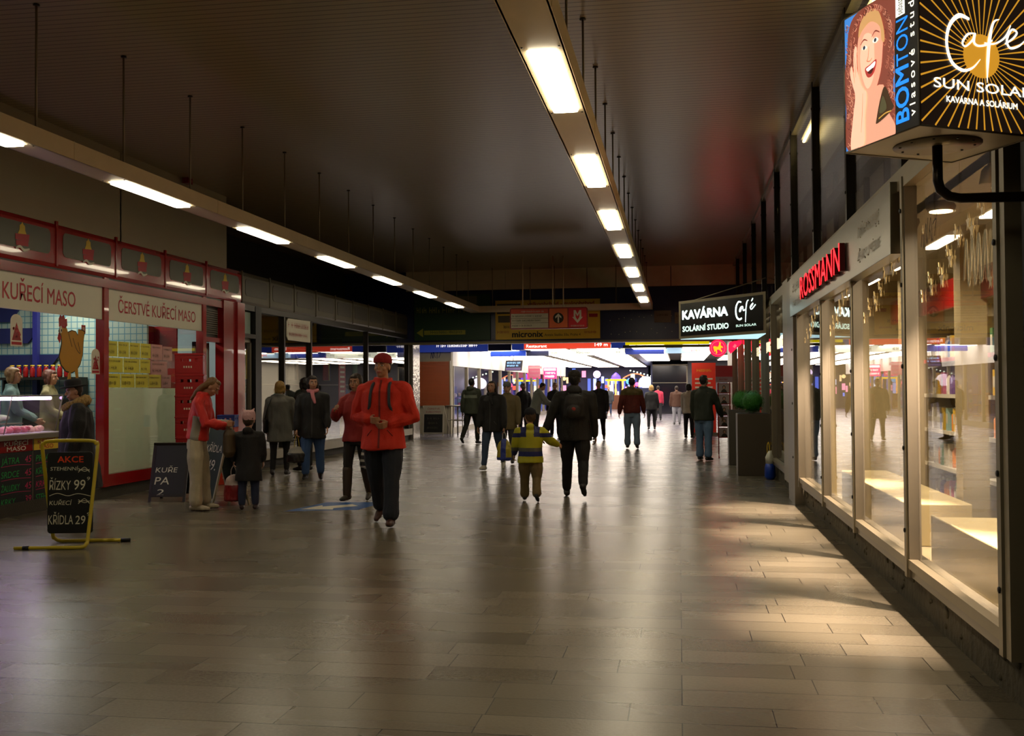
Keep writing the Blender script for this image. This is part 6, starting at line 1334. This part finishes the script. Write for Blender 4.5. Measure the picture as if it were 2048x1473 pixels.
# give p22 a striding stance
# --- shop workers
p23 = person('shop worker in a pale green overall behind the meat counter, near the frame edge', -9.3, 13.3, -60, 1.72, armR=(20, 8, 60, -10), armL=(20, 8, 60, -10), skin='b88a6c', hair='7a5a34', hairstyle='bob', topc='6a8480', hem=.40, legs='c0c0b8')
p24 = person('shop worker in a yellowish top behind the counter under the hen picture', -9.25, 14.1, -70, 1.70, armR=(20, 8, 60, -10), armL=(20, 8, 60, -10), skin='c08a70', hair='5c3020', hairstyle='bob', topc='8c8058', hem=.42, legs='8a8a80')
for o_ in (p23, p24): o_[0].location.z += .14

# ------------------------------------------------------------------ carried things
def at(p, key, side, f=1.0): return WORLD(p[0], p[3][side][2] if key == 'w' else p[3][side][1])
def rucksack(p, name, label, col, fo=0.0, s=1.0, acc=None):
    t0, Tm, J, A, hc, R, H = p
    t = T(name, label, 'backpack', t0.location, t0.rotation_euler.z); zS = Tm.inverted() @ hc; zs = .818 * H
    mm = mat('rucksack_' + col, col, .7, bump=.2)
    m = MB(); m.loft([(0, -.205, zs - .33 * s, .12 * s, .055), (0, -.215, zs - .30 * s, .145 * s, .08), (0, -.215, zs - .12, .145 * s, .085), (0, -.205, zs - .02, .11 * s, .06), (0, -.19, zs + .01, .06 * s, .03)], None, 18, Tm)
    m.ell(Tm @ V((0, -.29, zs - .23 * s)), (.1 * s, .045, .09 * s)); remesh(m, 'bag_body', .009, [mm], None, .006, 12, t, 3)
    for sd in (-1, 1):
        m = MB(); P = smooth_path([Tm @ V(q) for q in ((sd * .075, -.15, zs - .01), (sd * .085, -.06, zs + .038), (sd * .095, .06 + fo, zs + .012 + fo * .3), (sd * .105, .135 + fo, zs - .09), (sd * .115, .14 + fo, zs - .22), (sd * .16, .04 + fo, zs - .32), (sd * .13, -.13, zs - .30))], 5)
        m.tube(P, [.018] * len(P), mm, 6); m.build('shoulder_strap', t)
    if acc: m = MB(); m.ell(Tm @ V((0, -.325, zs - .2)), (.03, .012, .03), mat('bag_badge', acc, .5)); m.build('badge', t)
rucksack(p13, 'backpack', 'dark backpack with a small red badge on the back of the man in black', '1a1814', acc='8a2416')
rucksack(p8, 'backpack', 'grey strapped blue backpack worn by the tall man in the red jacket', '2c3038', .03)
def hangbag(name, label, cat, p, side, W, Hh, Dd, col, col2, handle, drop=.1, patt=None, hmat=None):
    w_ = WORLD(p[0], p[3][side][2] + (p[3][side][2] - p[3][side][1]).normalized() * .08); z = w_.z - drop - Hh
    z = max(z, .03); t = T(name, label, cat, (w_.x, w_.y, z), p[0].rotation_euler.z)
    mt = [mat(name + '_' + col, col, .4, var=.25, scale=12), mat(name + '_' + col2, col2, .4)]
    m = MB(); m.loft([(0, 0, 0, W * .42, Dd * .7), (0, 0, .02, W * .5, Dd), (0, 0, Hh * .55, W * .5, Dd), (0, 0, Hh * .85, W * .36, Dd * .6), (0, 0, Hh, W * .15, Dd * .3)], None, 18)
    remesh(m, 'bag_body', .008, mt, patt or (lambda c: 1 if c.z > Hh * .62 else 0), .012, 16, t, 2)
    m = MB()
    for s_ in (-1, 1): m.tube(smooth_path([V((s_ * W * .12, s_ * .01, Hh * .93)), V((s_ * .03, 0, (Hh + w_.z - z) / 2)), V((0, 0, w_.z - z))], 4), .006, mat('bag_handle_' + handle, handle, .5), 6)
    m.build('handle', t)
hangbag('shopping_bag', 'red and whitish plastic bag hanging from the hand of the child in black', 'bag', c1, 'L', .24, .34, .08, '8a1c20', 'c8b0a8', 'c8b8b0', .12)
hangbag('shopping_bag', 'colourful yellow blue and white plastic bag carried by the woman with white shoes', 'bag', p10, 'L', .28, .40, .08, 'b0a030', '2c3c8c', 'd8d4cc', .14, patt=lambda c: 1 if abs(c.x) < .05 or c.z < .06 else 0)
hangbag('handbag', 'black and white striped bag on the yellow straps between the grey and the black coat', 'bag', p6, 'R', .34, .26, .1, '15120f', '8a867c', 'b09a20', .22)
hangbag('handbag', 'dark bag with white stripes carried by the half hidden person in dark red', 'bag', p7, 'L', .26, .3, .09, '14110f', 'b0a89c', '1c1612', .02, patt=lambda c: 1 if (c.z % .09) < .035 else 0)
t = T('shoulder_bag', 'slim black shoulder bag with a long strap worn on the grey coat', 'bag', p4[0].location, p4[0].rotation_euler.z); Tm = p4[1]
m = MB(); m.loft([(-.24, -.02, .75, .03, .12), (-.25, -.02, .80, .04, .14), (-.24, -.02, 1.0, .03, .13)], None, 14, Tm); remesh(m, 'bag_body', .01, [mat('black_leather', '14110f', .4)], None, .004, 10, t, 2)
m = MB(); m.tube(smooth_path([Tm @ V(q) for q in ((-.24, -.13, 1.0), (-.2, -.15, 1.15), (-.15, -.11, 1.32), (-.13, 0, 1.385), (-.17, .11, 1.28), (-.24, .1, 1.0))], 5), .012, mat('black_leather'), 6); m.build('strap', t)
t = T('handbag', 'brown handbag the woman in the red and grey jacket is looking into', 'bag', w2[0].location, w2[0].rotation_euler.z); Tm = w2[1]
hR = (w2[3]['R'][2] + w2[3]['L'][2]) / 2
m = MB(); m.loft([(hR.x, hR.y + .06, hR.z - .40, .10, .05), (hR.x, hR.y + .06, hR.z - .34, .14, .08), (hR.x, hR.y + .06, hR.z - .12, .13, .08), (hR.x, hR.y + .06, hR.z - .06, .09, .05)], None, 16); remesh(m, 'bag_body', .009, [mat('brown_bag', '4a3a22', .6)], None, .01, 12, t, 2)
m = MB(); m.tube(smooth_path([V((hR.x - .08, hR.y + .06, hR.z - .1)), V((hR.x - .05, hR.y + .03, hR.z + .03)), V((hR.x + .05, hR.y + .03, hR.z + .03)), V((hR.x + .08, hR.y + .06, hR.z - .1))], 5), .008, mat('brown_bag'), 6); m.build('strap', t)
